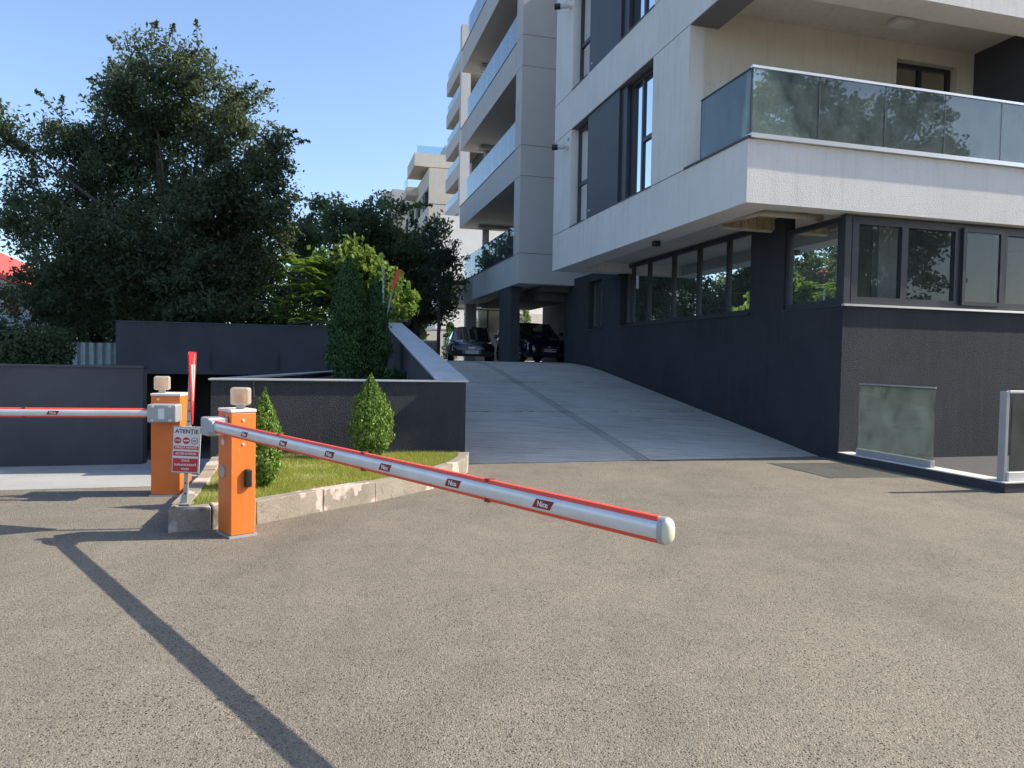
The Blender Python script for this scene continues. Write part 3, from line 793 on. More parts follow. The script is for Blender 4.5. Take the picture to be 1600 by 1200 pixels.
# ------------------------------------------------------------------ grey block with stacked balconies
B2 = gthing('apartment_block', 'grey rendered block with stacked glass-fronted balconies standing over parked cars', 'building', t=0, s=13.1)
def part2(name, mat, *boxes): return part(name, mat, *boxes, parent=B2)
LV = [4.17, 7.75, 11.37, 15.03]
for i, z in enumerate(LV):
    ft = z + 1.0
    part2('balcony_parapet', 'grey', (-1.98, -1.72, .76, 5.0, z, ft)) if i == 0 else part2('balcony_parapet', 'grey', (-1.98, -1.72, .76, 5.8, z, ft))
    e = 5.0 if i == 0 else 5.8
    part2('balcony_parapet', 'grey', (-1.98, -1.72, e + .012, 10.45, z, ft))
    part2('balcony_parapet', 'grey', (-1.72, .9, 10.2, 10.45, z, ft))
    part2('balcony_slab', 'grey', (-1.72, 1.0, .76, 10.2, z + .02, z + .3))
    part2('ceiling_beam', 'grey', (-1.72, -1.3, .76, 10.2, z - .0, z + .02), (-1.3, 1.0, 9.2, 9.6, z - .14, z + .02))
    part2('parapet_trim', 'copingD', (-2.0, -1.86, .74, 10.47, ft, ft + .03))
    if i < 3 or True:
        ye = [.78, 2.2, 3.4, 4.6, 5.8, 7.0, 8.2, 9.4]
        for a, b_ in zip(ye, ye[1:]):
            MB().box(-1.90, -1.885, a + .008, b_ - .008, ft + .031, ft + 1.08).build('glass_panel', M['balglass2'], B2)
        MB().box(-1.90, 0, 9.40, 9.415, ft + .031, ft + 1.08).build('glass_panel', M['balglass2'], B2)
    zn = LV[i + 1] if i < 3 else z + 3.6
    # front pier, in panels with recessed joints
    part2('pier_panel', 'grey', (-1.98, 3.0, 0, .74, z, ft - .004))
    part2('pier_panel', 'grey', (-1.98, 3.0, 0, .74, ft + .016, zn - .016)) if i < 3 else None
    part2('joint', 'groove', (-1.965, 3.0, .015, .725, ft - .004, ft + .016), (-1.965, 3.0, .015, .725, zn - .016, zn)) if i < 3 else None
    if i < 3:
        part2('loggia_wall', 'interior_d', (.9, 1.1, .76, 8.8, z + .3, zn))
        for a in (1.2, 3.6, 6.0):
            window(B2, 't', a, a + 1.8, z + .35, zn - .3, .8, [a + .9], .07, .08)
        MB().tube([(-.9, 9.6, ft - .7), (-.9, 9.6, zn)], .16, 12).build('round_column', M['grey'], B2, smooth=True)
    else:
        part2('shade_penthouse', 'grey', (1.2, 14, 1.5, 10.2, z + .3, 19.6))  # unseen setback storey, added this tall to keep the big tree shaded
part2('rear_mass', 'grey', (1.2, 14, .76, 10.45, 4.3, 15.0))
part2('blade_column', 'darkS', (-1.95, -1.6, 1.1, 2.65, 1.2, 4.16))
part2('blade_column', 'darkS', (1.6, 1.95, 1.1, 2.65, 1.2, 4.16))
part2('ground_floor_wall', 'darkS', (2.2, 2.4, 2.7, 10.4, 1.2, 4.17))
part2('ceiling_services', 'interior_d', (-1.0, 1.4, .5, 9.8, 3.98, 4.16), (-.9, .6, 1.2, 1.6, 3.7, 3.98))
for i, z in enumerate((1.93, 3.75)):
    for k in range(3):
        MB().box(-1.595, -1.585, 1.15 + k * .16, 1.25 + k * .16, z, z + .1).build('reflector', M['stickerw'], B2)

# ------------------------------------------------------------------ buildings further along the street
def scaled(k): return lambda s, z: ((s + 10.26) * k - 10.26, 1.6 + (z - 1.6) * k)
B3 = gthing('balcony_tower', 'far pale tower of cantilevered balconies behind the grey block', 'building', t=4.6, s=58)
def part3(n, m, *b_): return part(n, m, *b_, parent=B3)
for k in range(9):
    z = 2.2 + k * 3.34
    part3('balcony_parapet', 'grey', (0, .3, .3, 7.4, z, z + 1.35), (.3, 2.6, 7.1, 7.4, z, z + 1.35), )
    part3('balcony_slab', 'soffit', (.3, 4, .3, 7.1, z, z + .3))
    part3('loggia_wall', 'interior_d', (2.6, 2.8, .3, 6.6, z + .3, z + 3.34))
    part3('glass_panel', 'balglass2', (.08, .1, .4, 7.2, z + 1.36, z + 2.2))
part3('corner_pier', 'grey', (0, .9, -.5, .28, 0, 33))
part3('core', 'grey', (2.9, 20, -.5, 14, 0, 33))
B4 = gthing('far_apartment_building', 'cream apartment building with a broad roof slab and window bands, farthest down the street', 'building', t=7.2, s=94)
def part4(n, m, *b_): return part(n, m, *b_, parent=B4)
HB = 29.0
part4('wall', 'beige', (0, 22, 0, .5, 0, HB - .02))
part4('wall', 'beige', (0, .5, .5, 28, HB - 2.6, HB))
for k in range(3):
    zz = HB - 5.35 - k * 5.35
    part4('spandrel', 'beige', (0, .5, .5, 28, zz - 2.6, zz))
    for j in range(7):
        window(B4, 't', 1.6 + j * 3.7, 4.5 + j * 3.7, zz, zz + 2.75, .35, [3.05 + j * 3.7], .12, .1, 'pane_sky')
        part4('wall_pier', 'beige' if j % 2 else 'panel', (.05, .5, 4.5 + j * 3.7, 5.3 + j * 3.7, zz, zz + 2.75))
part4('core', 'interior_d', (1.6, 22, .5, 28, 0, HB - 1))
part4('attic_storey', 'panel', (1.2, 22, 3.0, 26, HB, HB + .75))
part4('roof_slab', 'beige', (-1.8, 22, 2.5, 11, HB + .75, HB + 2.65))
part4('roof_glass', 'balglass2', (-1.4, 20, 2.8, 2.84, HB + 2.67, HB + 3.8))
part4('stair_head', 'grey', (3, 9, 4, 9, HB + 2.66, HB + 4.6))
part4('joint', 'groove', (-.01, 22, -.01, .0, HB - 5.2, HB - 5.1))
part4('joint', 'groove', (-.01, 22, -.01, 0, HB - 10.6, HB - 10.5))
part4('balcony', 'beige', (-1.8, 0, 11.5, 16, HB - 1.6, HB - .3))
part4('balcony_glass', 'balglass2', (-1.75, -1.7, 11.6, 15.9, HB - .3, HB + 1.2))
part4('end_tower', 'grey', (-2.2, 3, 30, 38, 0, HB + 3.4))
part4('tower_balcony', 'beige', (-3.6, -2.2, 31, 37, HB + 1.0, HB + 3.2))
part4('tower_balcony', 'beige', (-3.6, -2.2, 31, 37, HB - 5.0, HB - 2.8))
# pale building glimpsed under the grey block
B5 = gthing('rear_building', 'pale building with a balcony band glimpsed between the column and the dark wall', 'building', t=4.2, s=40)
part('wall', 'interior_d', (0, 14, 1.5, 9, 0, 3.6), parent=B5)
part('balcony_band', 'white', (-4.6, -1.35, 0, 5, 3.7, 4.95), parent=B5)
part('balcony_return', 'beige', (-1.348, 14, .0, 5, 3.7, 4.95), parent=B5)
part('upper_wall', 'white', (-4, 14, 2, 9, 4.95, 12), parent=B5)
window(B5, 's', -3.4, -.6, 5.2, 7.2, 1.9, [-2], .1, .1)
o = gthing('terrace_wall', 'low pale capped wall across the parking terrace behind the black car', 'wall', t=-9.5, s=22.6)
MB().box(0, 6.5, 0, .25, 1.2, 2.36).build('wall_body', M['grey'], o)
MB().box(-.02, 6.52, -.03, .28, 2.36, 2.42).build('coping', M['sill'], o)
# ground floor of the grey block seen behind the car
part2('rear_room_wall', 'grey', (-1.7, -1.2, 10.0, 10.4, 1.2, 4.16))
part2('rear_room_wall', 'grey', (-.6, .9, 12.0, 12.3, 1.2, 4.16))
part2('rear_parapet', 'white', (-1.2, 1.2, 11.0, 11.25, 1.2, 2.9))
window(B2, 's', -.9, .5, 2.6, 4.1, 11.85, [-.2], .07, .08)

# ------------------------------------------------------------------ glazed guard on the low plinth at the right
o = gthing('plinth', 'low black plinth with pale top edge at the foot of the right-hand building', 'plinth', t=0, s=0)
MB().box(-.012, .26, -3.07, -.005, -.1, .125).build('kerb_body', M['darkS'], o)
MB().box(.26, 7, -3.07, -2.8, -.1, .125).build('kerb_body', M['darkS'], o)
MB().box(-.02, .27, -3.08, -.006, .125, .14).build('cap_stone', M['lid'], o)
MB().box(.27, 7, -3.08, -2.79, .125, .14).build('cap_stone', M['lid'], o)
MB().box(.28, 7, -2.78, -.01, .004, .01).build('well_floor', M['darkS'], o)
def guard(label, t, s, along, length, post=False):
    g = gthing('glass_guard', label, 'guard panel', 'glass guards on the plinth', t, s, .14)
    if along == 's':
        MB().box(-.03, .05, 0, length, 0, .10).build('shoe', M['cast'], g, bevel=.004)
        MB().box(0, .016, .0, length, .10, 1.15).build('glass_pane', M['lowglass'], g)
        MB().box(-.006, .022, -.01, length + .01, 1.15, 1.17).build('cap_rail', M['sill'], g)
    else:
        MB().box(0, length, -.04, .06, 0, .12).build('shoe', M['lid'], g, bevel=.006)
        MB().box(.06, length, 0, .016, .12, 1.14).build('glass_pane', M['lowglass'], g)
        MB().box(-.01, length, -.02, .036, 1.14, 1.175).build('cap_rail', M['lid'], g, bevel=.006)
        MB().box(-.05, .0, -.01, .09, 0, 1.16).build('post', M['cast'], g, bevel=.004)
    return g
guard('square dusty glass guard panel standing on the plinth beside the dark corner', .10, -1.82, 's', 1.5)
guard('glass guard panel with grey corner post at the right edge of the picture', .10, -2.98, 't', 3.2)

# ------------------------------------------------------------------ barriers
def rotm(*cols): return Matrix([[cols[j][i] for j in range(3)] for i in range(3)]).to_4x4()
def ellipse_ring(x, hy, hz, zc, yc, n=20, p=2.6):
    r = []
    for k in range(n):
        a = 2 * math.pi * k / n; c, s = math.cos(a), math.sin(a)
        r.append((x, yc + hy * math.copysign(abs(c) ** (2 / p), c), zc + hz * math.copysign(abs(s) ** (2 / p), s)))
    return r
def barrier(label, corner, rz, yb, size, height, boom_len, bx0, stickers, side, droop, zc, bracket, text_face):
    """local +x runs along the boom; the cabinet lies between x = -size[0] and 0, on the side away from the boom"""
    g = thing('barrier_gate', label, 'barrier', corner, rz, 'car park barriers')
    L_, D_ = size; y0, y1 = (0, D_) if side > 0 else (-D_, 0)
    cab = MB().box(-L_, 0, y0, y1, .02, height).build('cabinet', M['orange'], g, bevel=.012)
    MB().box(-L_ - .012, .012, y0 - .012, y1 + .012, 0, .02).build('base_plate', M['cast'], g)
    MB().box(-L_ - .004, .004, y0 - .004, y1 + .004, height, height + .03).build('lid', M['lid'], g, bevel=.008)
    # boom
    bm = MB().loft([ellipse_ring(x, .031, .040, zc - droop * x, yb) for x in (bx0, bx0 + .02, boom_len * .5, boom_len)]).build('boom', M['boom'], g, smooth=True)
    mo = bm.modifiers.new('e', 'EDGE_SPLIT'); mo.split_angle = math.radians(50)
    for sgn in (1, -1):
        for a, b_ in ((bx0 + .03, 1.25), (1.26, 2.42), (2.43, 3.58), (3.59, boom_len - .01)):
            za, zb = zc - droop * a, zc - droop * b_
            w0, w1, h0, h1 = .022, .012, .035, .052
            MB().hexa([(a, yb - w0, za + sgn * h0), (b_, yb - w0, zb + sgn * h0), (b_, yb + w0, zb + sgn * h0), (a, yb + w0, za + sgn * h0)][::sgn],
                      [(a, yb - w1, za + sgn * h1), (b_, yb - w1, zb + sgn * h1), (b_, yb + w1, zb + sgn * h1), (a, yb + w1, za + sgn * h1)][::sgn]).build('rubber_strip', M['boomred'], bm, bevel=.004)
            if b_ < boom_len - .1:
                MB().box(b_ - .012, b_ + .022, yb - .018, yb + .018, min(zb + sgn * .045, zb + sgn * .057), max(zb + sgn * .045, zb + sgn * .057)).build('strip_joint', M['boomdark'], bm)
    rings = [ellipse_ring(boom_len + dx, .034 * k, .051 * k, zc - droop * boom_len, yb) for dx, k in ((.0, 1.06), (.022, 1.06))]
    MB().loft(rings).build('end_collar', M['cast'], bm)
    rings = [ellipse_ring(boom_len + .0225 + dx, .034 * k, .051 * k, zc - droop * boom_len, yb) for dx, k in ((0, 1.04), (.011, .96), (.020, .78), (.026, .48), (.028, .1))]
    MB().loft(rings).build('end_cap', M['cap'], bm, smooth=True)
    f = text_face
    for x in stickers:
        z = zc - droop * x; yy = yb + f * .0325; w2, h2, sk = .055, .020, .012 * (-f)
        q = [(x - w2 - sk, yy, z - h2), (x + w2 - sk, yy, z - h2), (x + w2 + sk, yy, z + h2), (x - w2 + sk, yy, z + h2)]
        mb = MB(); q2 = [(a, yy - f * .006, c) for a, _, c in q]
        mb.hexa(q2 if f > 0 else q, q if f > 0 else q2); mb.build('sticker', M['sticker'], bm)
        xd = Vector((-f, 0, 0)); zd = Vector((0, 0, 1)); nd = xd.cross(zd)
        text_mesh('lettering', 'Nice', .036, M['stickerw'], bm, (x, yy + f * .0015, z), rotm(xd, zd, nd), sx=.95)
    # bracket
    bk = MB().box(*bracket).build('bracket', M['cast'], g, bevel=.018)
    return g
RZ1 = math.atan2(-.738, .675)
near = barrier('orange barrier cabinet at the kerb with long white and red boom reaching to the right', (-2.425, 6.231, 0), RZ1, -.13, (.295, .224), 1.095, 4.6, -.06,
               (.686, 1.37, 2.045, 2.70, 3.335, 3.985), 1, .006, .985, (-.20, -.03, -.19, -.002, .90, 1.06), -1)
MB().hexa([(-.05, -.185, .93), (.06, -.175, .94), (.06, -.085, .94), (-.05, -.075, .93)], [(-.05, -.185, 1.05), (.03, -.175, 1.03), (.03, -.085, 1.03), (-.05, -.075, 1.05)]).build('boom_sleeve', M['cast'], near, bevel=.008)
def screws(g, pts, r=.011):
    for (p, q) in pts: MB().tube([p, q], r, 8).build('screw', M['lid'], g)
screws(near, [((-.0, .11, 1.03), (.008, .11, 1.03)), ((0, .11, .82), (.008, .11, .82)), ((-.22, 0, 1.05), (-.22, -.006, 1.05)), ((-.08, 0, 1.07), (-.08, -.006, 1.07))], .012)
MB().box(.0, .045, .115, .175, .44, .60).build('keypad', M['black'], near, bevel=.012)
MB().tube([(-.17, .0, .57), (-.17, -.012, .57)], .055, 20).build('lock_cover', M['cast'], near)
MB().tube([(-.17, .0, .83), (-.17, -.006, .83)], .03, 16).build('hinge_plug', M['lid'], near)
def beacon(g, x, y, z, rz):
    b_ = thing('warning_beacon', '', 'beacon', (0, 0, 0))
    del b_['label']; del b_['category']
    bpy.data.objects.remove(b_)
    base = MB().box(-.035, .035, -.03, .03, 0, .05).build('beacon_base', M['cast'], g, bevel=.006, loc=(x, y, z), rz=rz)
    MB().box(-.082, .082, -.045, .045, .035, .19).build('beacon_lens', M['lens'], base, bevel=.02)
    MB().box(-.04, .04, -.02, .02, .06, .14).build('amber_lamp', M['amber'], base, bevel=.01)
beacon(near, -.06, .11, 1.125, math.radians(50))
RZ2 = math.atan2(-.1, -.995)
rear = barrier('orange barrier cabinet behind the sign with white boom level across the left edge', (-4.02, 8.03, 0), RZ2, .13, (.32, .38), 1.125, 4.5, -.04,
               (.95, 2.3, 3.65), -1, .004, .945, (-.34, -.03, .002, .19, .845, 1.045), 1)
screws(rear, [((-.27, .19, 1.02), (-.27, .196, 1.02)), ((-.09, .19, 1.02), (-.09, .196, 1.02)), ((-.27, .19, .87), (-.27, .196, .87)), ((-.09, .19, .87), (-.09, .196, .87)), ((-.08, 0, 1.09), (-.08, .006, 1.09))], .014)
MB().box(-.215, -.15, .19, .193, .885, 1.0).build('paper_label', M['signw'], rear)
beacon(rear, -.08, -.12, 1.155, .2)

# ------------------------------------------------------------------ sign post, warning board, yield sign
o = thing('sign_post', 'perforated galvanised post standing on the kerb between the two barriers', 'post', (-2.985, 6.60, KH))
def PZ(z): return (.045 * z, -.0, z)
mb = MB(); mb.hexa([(-.02, -.012, 0), (.02, -.012, 0), (.02, .012, 0), (-.02, .012, 0)], [(.045 * 1.38 - .02, -.012, 1.38), (.045 * 1.38 + .02, -.012, 1.38), (.045 * 1.38 + .02, .012, 1.38), (.045 * 1.38 - .02, .012, 1.38)])
mb.build('upright', M['steel'], o)
for k in range(14):
    z = .1 + k * .095; MB().tube([(.045 * z, -.0125, z), (.045 * z, -.016, z)], .008, 8).build('hole', M['black'], o)
MB().box(-.06, .06, -.05, .05, 0, .012).build('foot_plate', M['steel'], o)
MB().hexa([(-.05, -.008, .012), (-.02, -.008, .012), (-.02, .008, .012), (-.05, .008, .012)], [(-.025, -.008, .1), (-.02, -.008, .1), (-.02, .008, .1), (-.025, .008, .1)]).build('gusset', M['steel'], o)
# warning board
sg = thing('warning_sign', 'white and dark red warning board reading ATENTIE, tilted on the post', 'sign', (-2.965, 6.572, .725), math.radians(9))
sg.rotation_euler = (0, math.radians(2.8), math.radians(9))
MB().box(-.122, .122, -.006, .004, -.215, .215).build('plate', M['signw'], sg, bevel=.003)
Rf = rotm(Vector((1, 0, 0)), Vector((0, 0, 1)), Vector((0, -1, 0)))
fr = MB(); e = .004
for q in ((-.120, .120, .209, .213), (-.120, .120, -.213, -.209), (-.120, -.116, -.209, .209), (.116, .120, -.209, .209)):
    fr.box(q[0], q[1], -.0075, -.0062, q[2], q[3])
fr.build('border', M['signk'], sg)
text_mesh('lettering', 'ATEN\u021AIE', .052, M['signk'], sg, (0, -.0075, .168), Rf, .0008, sx=.98)
def disc(x, z, r, mat, y=-.0075, n=24):
    MB().tube([(x, -.006, z), (x, y, z)], r, n).build('symbol', M[mat], sg)
for x in (-.075, -.002, .07): disc(x, .085, .031, 'signr' if x < .05 else 'signk')
disc(.07, .085, .026, 'signw', -.0082)
disc(-.002, .085, .012, 'signr', -.0078)
MB().box(-.024, .02, -.0088, -.0076, .079, .091).build('symbol', M['signw'], sg)
text_mesh('lettering', 'STOP', .017, M['stickerw'], sg, (-.075, -.0082, .085), Rf)
MB().tube([(.052, -.0092, .078), (.07, -.0092, .09), (.088, -.0092, .09)], .003, 6).build('symbol', M['signk'], sg)
MB().tube([(.055, -.0092, .094), (.07, -.0092, .08), (.086, -.0092, .078)], .003, 6).build('symbol', M['signk'], sg)
for z0, z1, tx in ((.004, .036, ('STRAD\u0102 PRIVAT\u0102',)), (-.056, -.014, ('ACCES INTERZIS',)), (-.2, -.078, ('ZON\u0102', 'SUPRAVEGHEAT\u0102', 'VIDEO'))):
    MB().box(-.108, .108, -.0072, -.006, z0, z1).build('red_field', M['signr'], sg)
    for i, l in enumerate(tx):
        zz = (z0 + z1) / 2 if len(tx) == 1 else z1 - .022 - i * .038
        text_mesh('lettering', l, .026, M['stickerw'], sg, (0, -.0078, zz), Rf, sx=.92)
# yield sign, seen almost edge-on
vx = Vector((-.413, .911, 0)).normalized()
ang = math.atan2(vx.y, vx.x) - math.radians(6.0)
ys = thing('yield_sign', 'red and white inverted triangle road sign seen nearly edge-on above the board', 'sign', (-2.935, 6.63, 0), ang)
def tri(k, y0, y1, zc=1.385, name='plate', mat='signbr'):
    a = .33 * k; zt = zc + .215 * k; zb = zc - .43 * k
    n = [(-a, zt), (-a * .9, zt + .02 * k), (a * .9, zt + .02 * k), (a, zt), (.03 * k, zb), (-.03 * k, zb)]
    m = len(n); vs = [(x, y0, z) for x, z in n] + [(x, y1, z) for x, z in n]
    MB().add(vs, [tuple(range(m)), tuple(range(2 * m - 1, m - 1, -1))] + [((i + 1) % m, i, m + i, m + (i + 1) % m) for i in range(m)]).build(name, M[mat], ys)
tri(1.0, -.004, .004, mat='signbr'); tri(.5, -.0075, -.0042, name='white_field', mat='signw'); tri(.98, .0042, .0075, name='back_plate', mat='steel')
# mast with a red pennant arm behind the portal wall
o = thing('mast', 'thin galvanised mast rising from the top of the ramp side wall', 'mast', (-3.46, 19.25, 2.46))
MB().tube([(0, 0, 0), (0, 0, 1.52)], .03, 8).build('pole', M['steel'], o, smooth=True)
for k in range(9): MB().box(-.008, .035, -.04, -.031, .3 + k * .13, .315 + k * .13).build('rung_hole', M['black'], o)
o = thing('raised_boom', 'short faded red raised boom among the yellow green leaves', 'boom', (-3.45, 20.6, 3.25))
MB().hexa([(-.04, -.03, .3), (.05, -.03, .3), (.05, .03, .3), (-.04, .03, .3)], [(.13, -.03, .85), (.27, -.03, .85), (.27, .03, .85), (.13, .03, .85)]).build('board', M['boomred'], o)
MB().tube([(-.25, 0, -1.0), (.02, 0, .32)], .03, 6).build('arm', M['cast'], o)

# ------------------------------------------------------------------ cars
def wheel(parent, x, y, r=.33, w_=.22, side=1):
    n = 20
    prof = [(-w_ / 2, r * .72), (-w_ / 2, r * .95), (-w_ / 2 + .03, r), (w_ / 2 - .03, r), (w_ / 2, r * .95), (w_ / 2, r * .72)]
    rings = [[(x + rr * math.cos(2 * math.pi * k / n), y + yy, r + rr * math.sin(2 * math.pi * k / n)) for k in range(n)] for yy, rr in prof]
    wh = MB().loft(rings, cap=True).build('wheel', M['tyre'], parent, smooth=False)
    yo = y + side * (w_ / 2 + .004)
    mb = MB().tube([(x, yo - side * .02, r), (x, yo, r)], r * .2, 10)
    for k in range(5):
        a = 2 * math.pi * k / 5; c, s = math.cos(a), math.sin(a)
        mb.tube([(x + c * r * .12, yo - side * .008, r + s * r * .12), (x + c * r * .7, yo - side * .012, r + s * r * .7)], r * .09, 6)
    mb.build('rim', M['rim'], wh)
def make_car(label, loc, rz, paint, L=4.7, W=1.84, H=1.43, suv=False, plate='B 29 KXU', rings=True):
    """local +x is the front"""
    c = thing('parked_car', label, 'car', loc, rz, 'cars parked on the terrace')
    hw = W / 2; hb = .98 if suv else .78      # bonnet height at cowl
    belt = 1.06 if suv else .92
    # stations: x, half width, sill z, bonnet/belt z, nose roundness
    st_ = [(L/2, hw*.62, .32, hb*.66), (L/2-.05, hw*.80, .24, hb*.78), (L/2-.22, hw*.93, .2, hb*.88), (L/2-.6, hw*.985, .2, hb*.94), (L/2-1.25, hw, .2, hb+.04), (.35, hw, .2, belt), (-.9, hw, .2, belt+.02), (-L/2+.75, hw*.985, .22, belt+.04), (-L/2+.25, hw*.93, .26, belt+.03), (-L/2, hw*.78, .36, belt-.08)]
    R_ = []
    for x, w2, z0, z1 in st_:
        mid = (z0 + z1) * .5
        R_.append([(x, -w2*.9, z0), (x, -w2, z0+.1), (x, -w2*1.0, mid), (x, -w2*.985, z1-.12), (x, -w2*.90, z1-.03), (x, -w2*.5, z1+.015), (x, 0, z1+.025),
                   (x, w2*.5, z1+.015), (x, w2*.90, z1-.03), (x, w2*.985, z1-.12), (x, w2*1.0, mid), (x, w2, z0+.1), (x, w2*.9, z0)])
    MB().loft(R_).build('body', M[paint], c, smooth=True)
    # greenhouse
    xa, xb, xc, xd = L/2-1.25, L/2-2.05, -L/2+(.55 if suv else 1.25), -L/2+(.25 if suv else .55)
    rw = hw * .72; bw = hw * .94
    P = lambda x, y, z: (x, y, z)
    lo = {'f': (xa, belt-.06), 'r': (xd, belt+.0)}
    A = [P(xa, -bw*.9, hb+.0), P(xa, bw*.9, hb+.0)]; Bq = [P(xb, rw*.95, H-.06), P(xb, -rw*.95, H-.06)]
    rings_ = []
    roof = MB().loft([[(x, -rw*k, z-.05), (x, -rw*.6*k, z), (x, 0, z+.018), (x, rw*.6*k, z), (x, rw*k, z-.05), (x, 0, z-.08)] for x, z, k in ((xb+.03, H-.05, .95), (xb-.5, H-.005, 1), ((xb+xc)/2, H, 1), (xc+.1, H-.05, .95))])
    roof.build('roof', M[paint], c, smooth=True)
    MB().quad(A[0], A[1], Bq[0], Bq[1]).build('windscreen', M['carglass'], c)
    MB().quad((xd, bw*.85, belt), (xd, -bw*.85, belt), (xc, -rw*.95, H-.07), (xc, rw*.95, H-.07)).build('rear_window', M['carglass'], c)
    for s in (-1, 1):
        MB().add([(xa-.1, s*bw*.97, hb+.02), (xb, s*rw*.98, H-.07), (xc, s*rw*.98, H-.07), (xd+.1, s*bw*.96, belt+.02), (.0, s*bw*1.02, belt)], [(0, 1, 2, 3, 4)]).build('side_window', M['carglass'], c)
        MB().tube([(xa, s*bw*.92, hb), (xb, s*rw*.97, H-.065)], .035, 6).build('pillar', M[paint], c)
        MB().tube([(-.05, s*bw*.99, belt), (-.15, s*rw*1.0, H-.06)], .03, 6).build('pillar', M['black'], c)
        MB().tube([(xd+.05, s*bw*.93, belt), (xc, s*rw*.97, H-.065)], .05, 6).build('pillar', M[paint], c)
        MB().box(xa-.45, xa-.28, min(s*(hw+.02), s*(hw+.2)), max(s*(hw+.02), s*(hw+.2)), belt+.02, belt+.16).build('mirror', M[paint], c, bevel=.03)
        zl = hb*.76
        MB().hexa([(L/2-.10, s*hw*.50, zl-.03), (L/2-.32, s*hw*.95, zl-.02), (L/2-.40, s*hw*.93, zl-.02), (L/2-.3, s*hw*.5, zl-.03)][::-s], [(L/2-.12, s*hw*.50, zl+.05), (L/2-.36, s*hw*.95, zl+.11), (L/2-.44, s*hw*.93, zl+.11), (L/2-.34, s*hw*.5, zl+.05)][::-s]).build('headlight', M['lamp'], c)
        for x in (L/2-.92, -L/2+.95): wheel(c, x, s*(hw-.12), .35 if suv else .33, .23, s)
    gz = hb*.56
    gr = MB().hexa([(L/2+.012, -hw*.36, gz-.18), (L/2+.012, hw*.36, gz-.18), (L/2-.1, hw*.36, gz-.18), (L/2-.1, -hw*.36, gz-.18)], [(L/2-.01, -hw*.46, gz+.1), (L/2-.01, hw*.46, gz+.1), (L/2-.1, hw*.46, gz+.1), (L/2-.1, -hw*.46, gz+.1)]).build('grille', M['black'], c)
    for k in range(4): MB().box(L/2-.0, L/2+.016, -hw*.38, hw*.38, gz-.15+k*.06, gz-.142+k*.06).build('grille_bar', M['cast'], gr)
    if rings:
        for k in range(4):
            y = (k - 1.5) * .062
            pts = [(L/2+.012, y + .042*math.cos(a*math.pi/8), gz+.05+.042*math.sin(a*math.pi/8)) for a in range(17)]
            MB().tube(pts, .007, 5).build('emblem_ring', M['chrome'], c)
    else:
        MB().box(L/2-.02, L/2+.015, -.05, .05, gz+.0, gz+.08).build('emblem', M['chrome'], c, bevel=.01)
    pl_ = MB().box(L/2+.012, L/2+.024, -.26, .26, gz-.15, gz-.04).build('licence_plate', M['signw'], c)
    MB().box(L/2+.024, L/2+.0255, -.26, -.225, gz-.15, gz-.04).build('band', M['carblue'], pl_)
    if plate: text_mesh('lettering', plate, .10, M['signk'], pl_, (L/2+.0255, .02, gz-.095), rotm(Vector((0, 1, 0)), Vector((0, 0, 1)), Vector((1, 0, 0))))
    MB().box(-L/2+.2, L/2-.2, -hw*.85, hw*.85, .19, .3).build('underbody', M['black'], c)
    return c
make_car('black saloon with ringed grille and white licence plate left of the column', (-1.78, 30.2, ZT), math.atan2(-.985, .085), 'carblack')
make_car('dark blue off-roader half hidden between the column and the dark wall', (.72, 30.0, ZT), math.atan2(-.95, .30), 'carblue', 4.7, 1.9, 1.62, True, 'B 678 SMM', False)
make_car('white car glimpsed behind the dark blue off-roader', (3.2, 37.5, ZT), math.atan2(-.95, .5), 'carwhite', 4.3, 1.8, 1.5, False, '', False)

# ------------------------------------------------------------------ houses and fence beyond the left wall
h = thing('house', 'pale house with red metal gable roof half hidden by the tree at far left', 'house', (-36, 45, .5))
MB().add([(-3.5, 0, 0), (6.6, 0, 0), (6.6, 0, 4.5), (-3.5, 0, 8.85), (-3.5, 6, 0), (6.6, 6, 0), (6.6, 6, 4.5), (-3.5, 6, 8.85)], [(0, 1, 2, 3), (7, 6, 5, 4), (1, 5, 6, 2), (0, 3, 7, 4), (3, 2, 6, 7)]).build('wall', M['paleh'], h)
mb = MB(); mb.add([(-4, -.8, 9.6), (7.6, -.8, 4.6), (7.6, 6.5, 4.6), (-4, 6.5, 9.6), (-4, -.8, 9.3), (7.6, -.8, 4.3), (7.6, 6.5, 4.3), (-4, 6.5, 9.3)], [(0, 1, 2, 3), (7, 6, 5, 4), (0, 4, 5, 1), (1, 5, 6, 2), (2, 6, 7, 3), (3, 7, 4, 0)])
mb.build('roof', M['redroof'], h)
mb = MB()
for k in range(8): mb.box(4.9, 5.3, -.6, -.1, k * .62, k * .62 + .6)
mb.build('brick_pillar', M['brick'], h)
h = thing('cream_house', 'cream house seen in scraps through the leaves of the big tree', 'house', (-36, 58, .5))
MB().box(0, 9, 0, 8, 0, 10.3).build('wall', M['beige'], h)
MB().box(-.3, 9.3, -.3, 8.3, 10.3, 10.8).build('roof', M['greyroof'], h)
h = thing('shed', 'low shed with grey sloping roof at far left above the bush', 'shed', (-21, 25.5, .8))
MB().box(-2, 3.2, 0, 3, 0, 1.5).build('wall', M['paleh'], h)
MB().hexa([(-2.3, -.3, 1.55), (3.9, -.3, 1.5), (3.9, 3.3, 2.1), (-2.3, 3.3, 2.2)], [(-2.3, -.3, 1.62), (3.9, -.3, 1.57), (3.9, 3.3, 2.17), (-2.3, 3.3, 2.27)]).build('roof', M['greyroof'], h)
f = thing('metal_fence', 'grey corrugated metal fence beside the left end of the tall dark wall', 'fence', (-15.0, 22.4, .7))
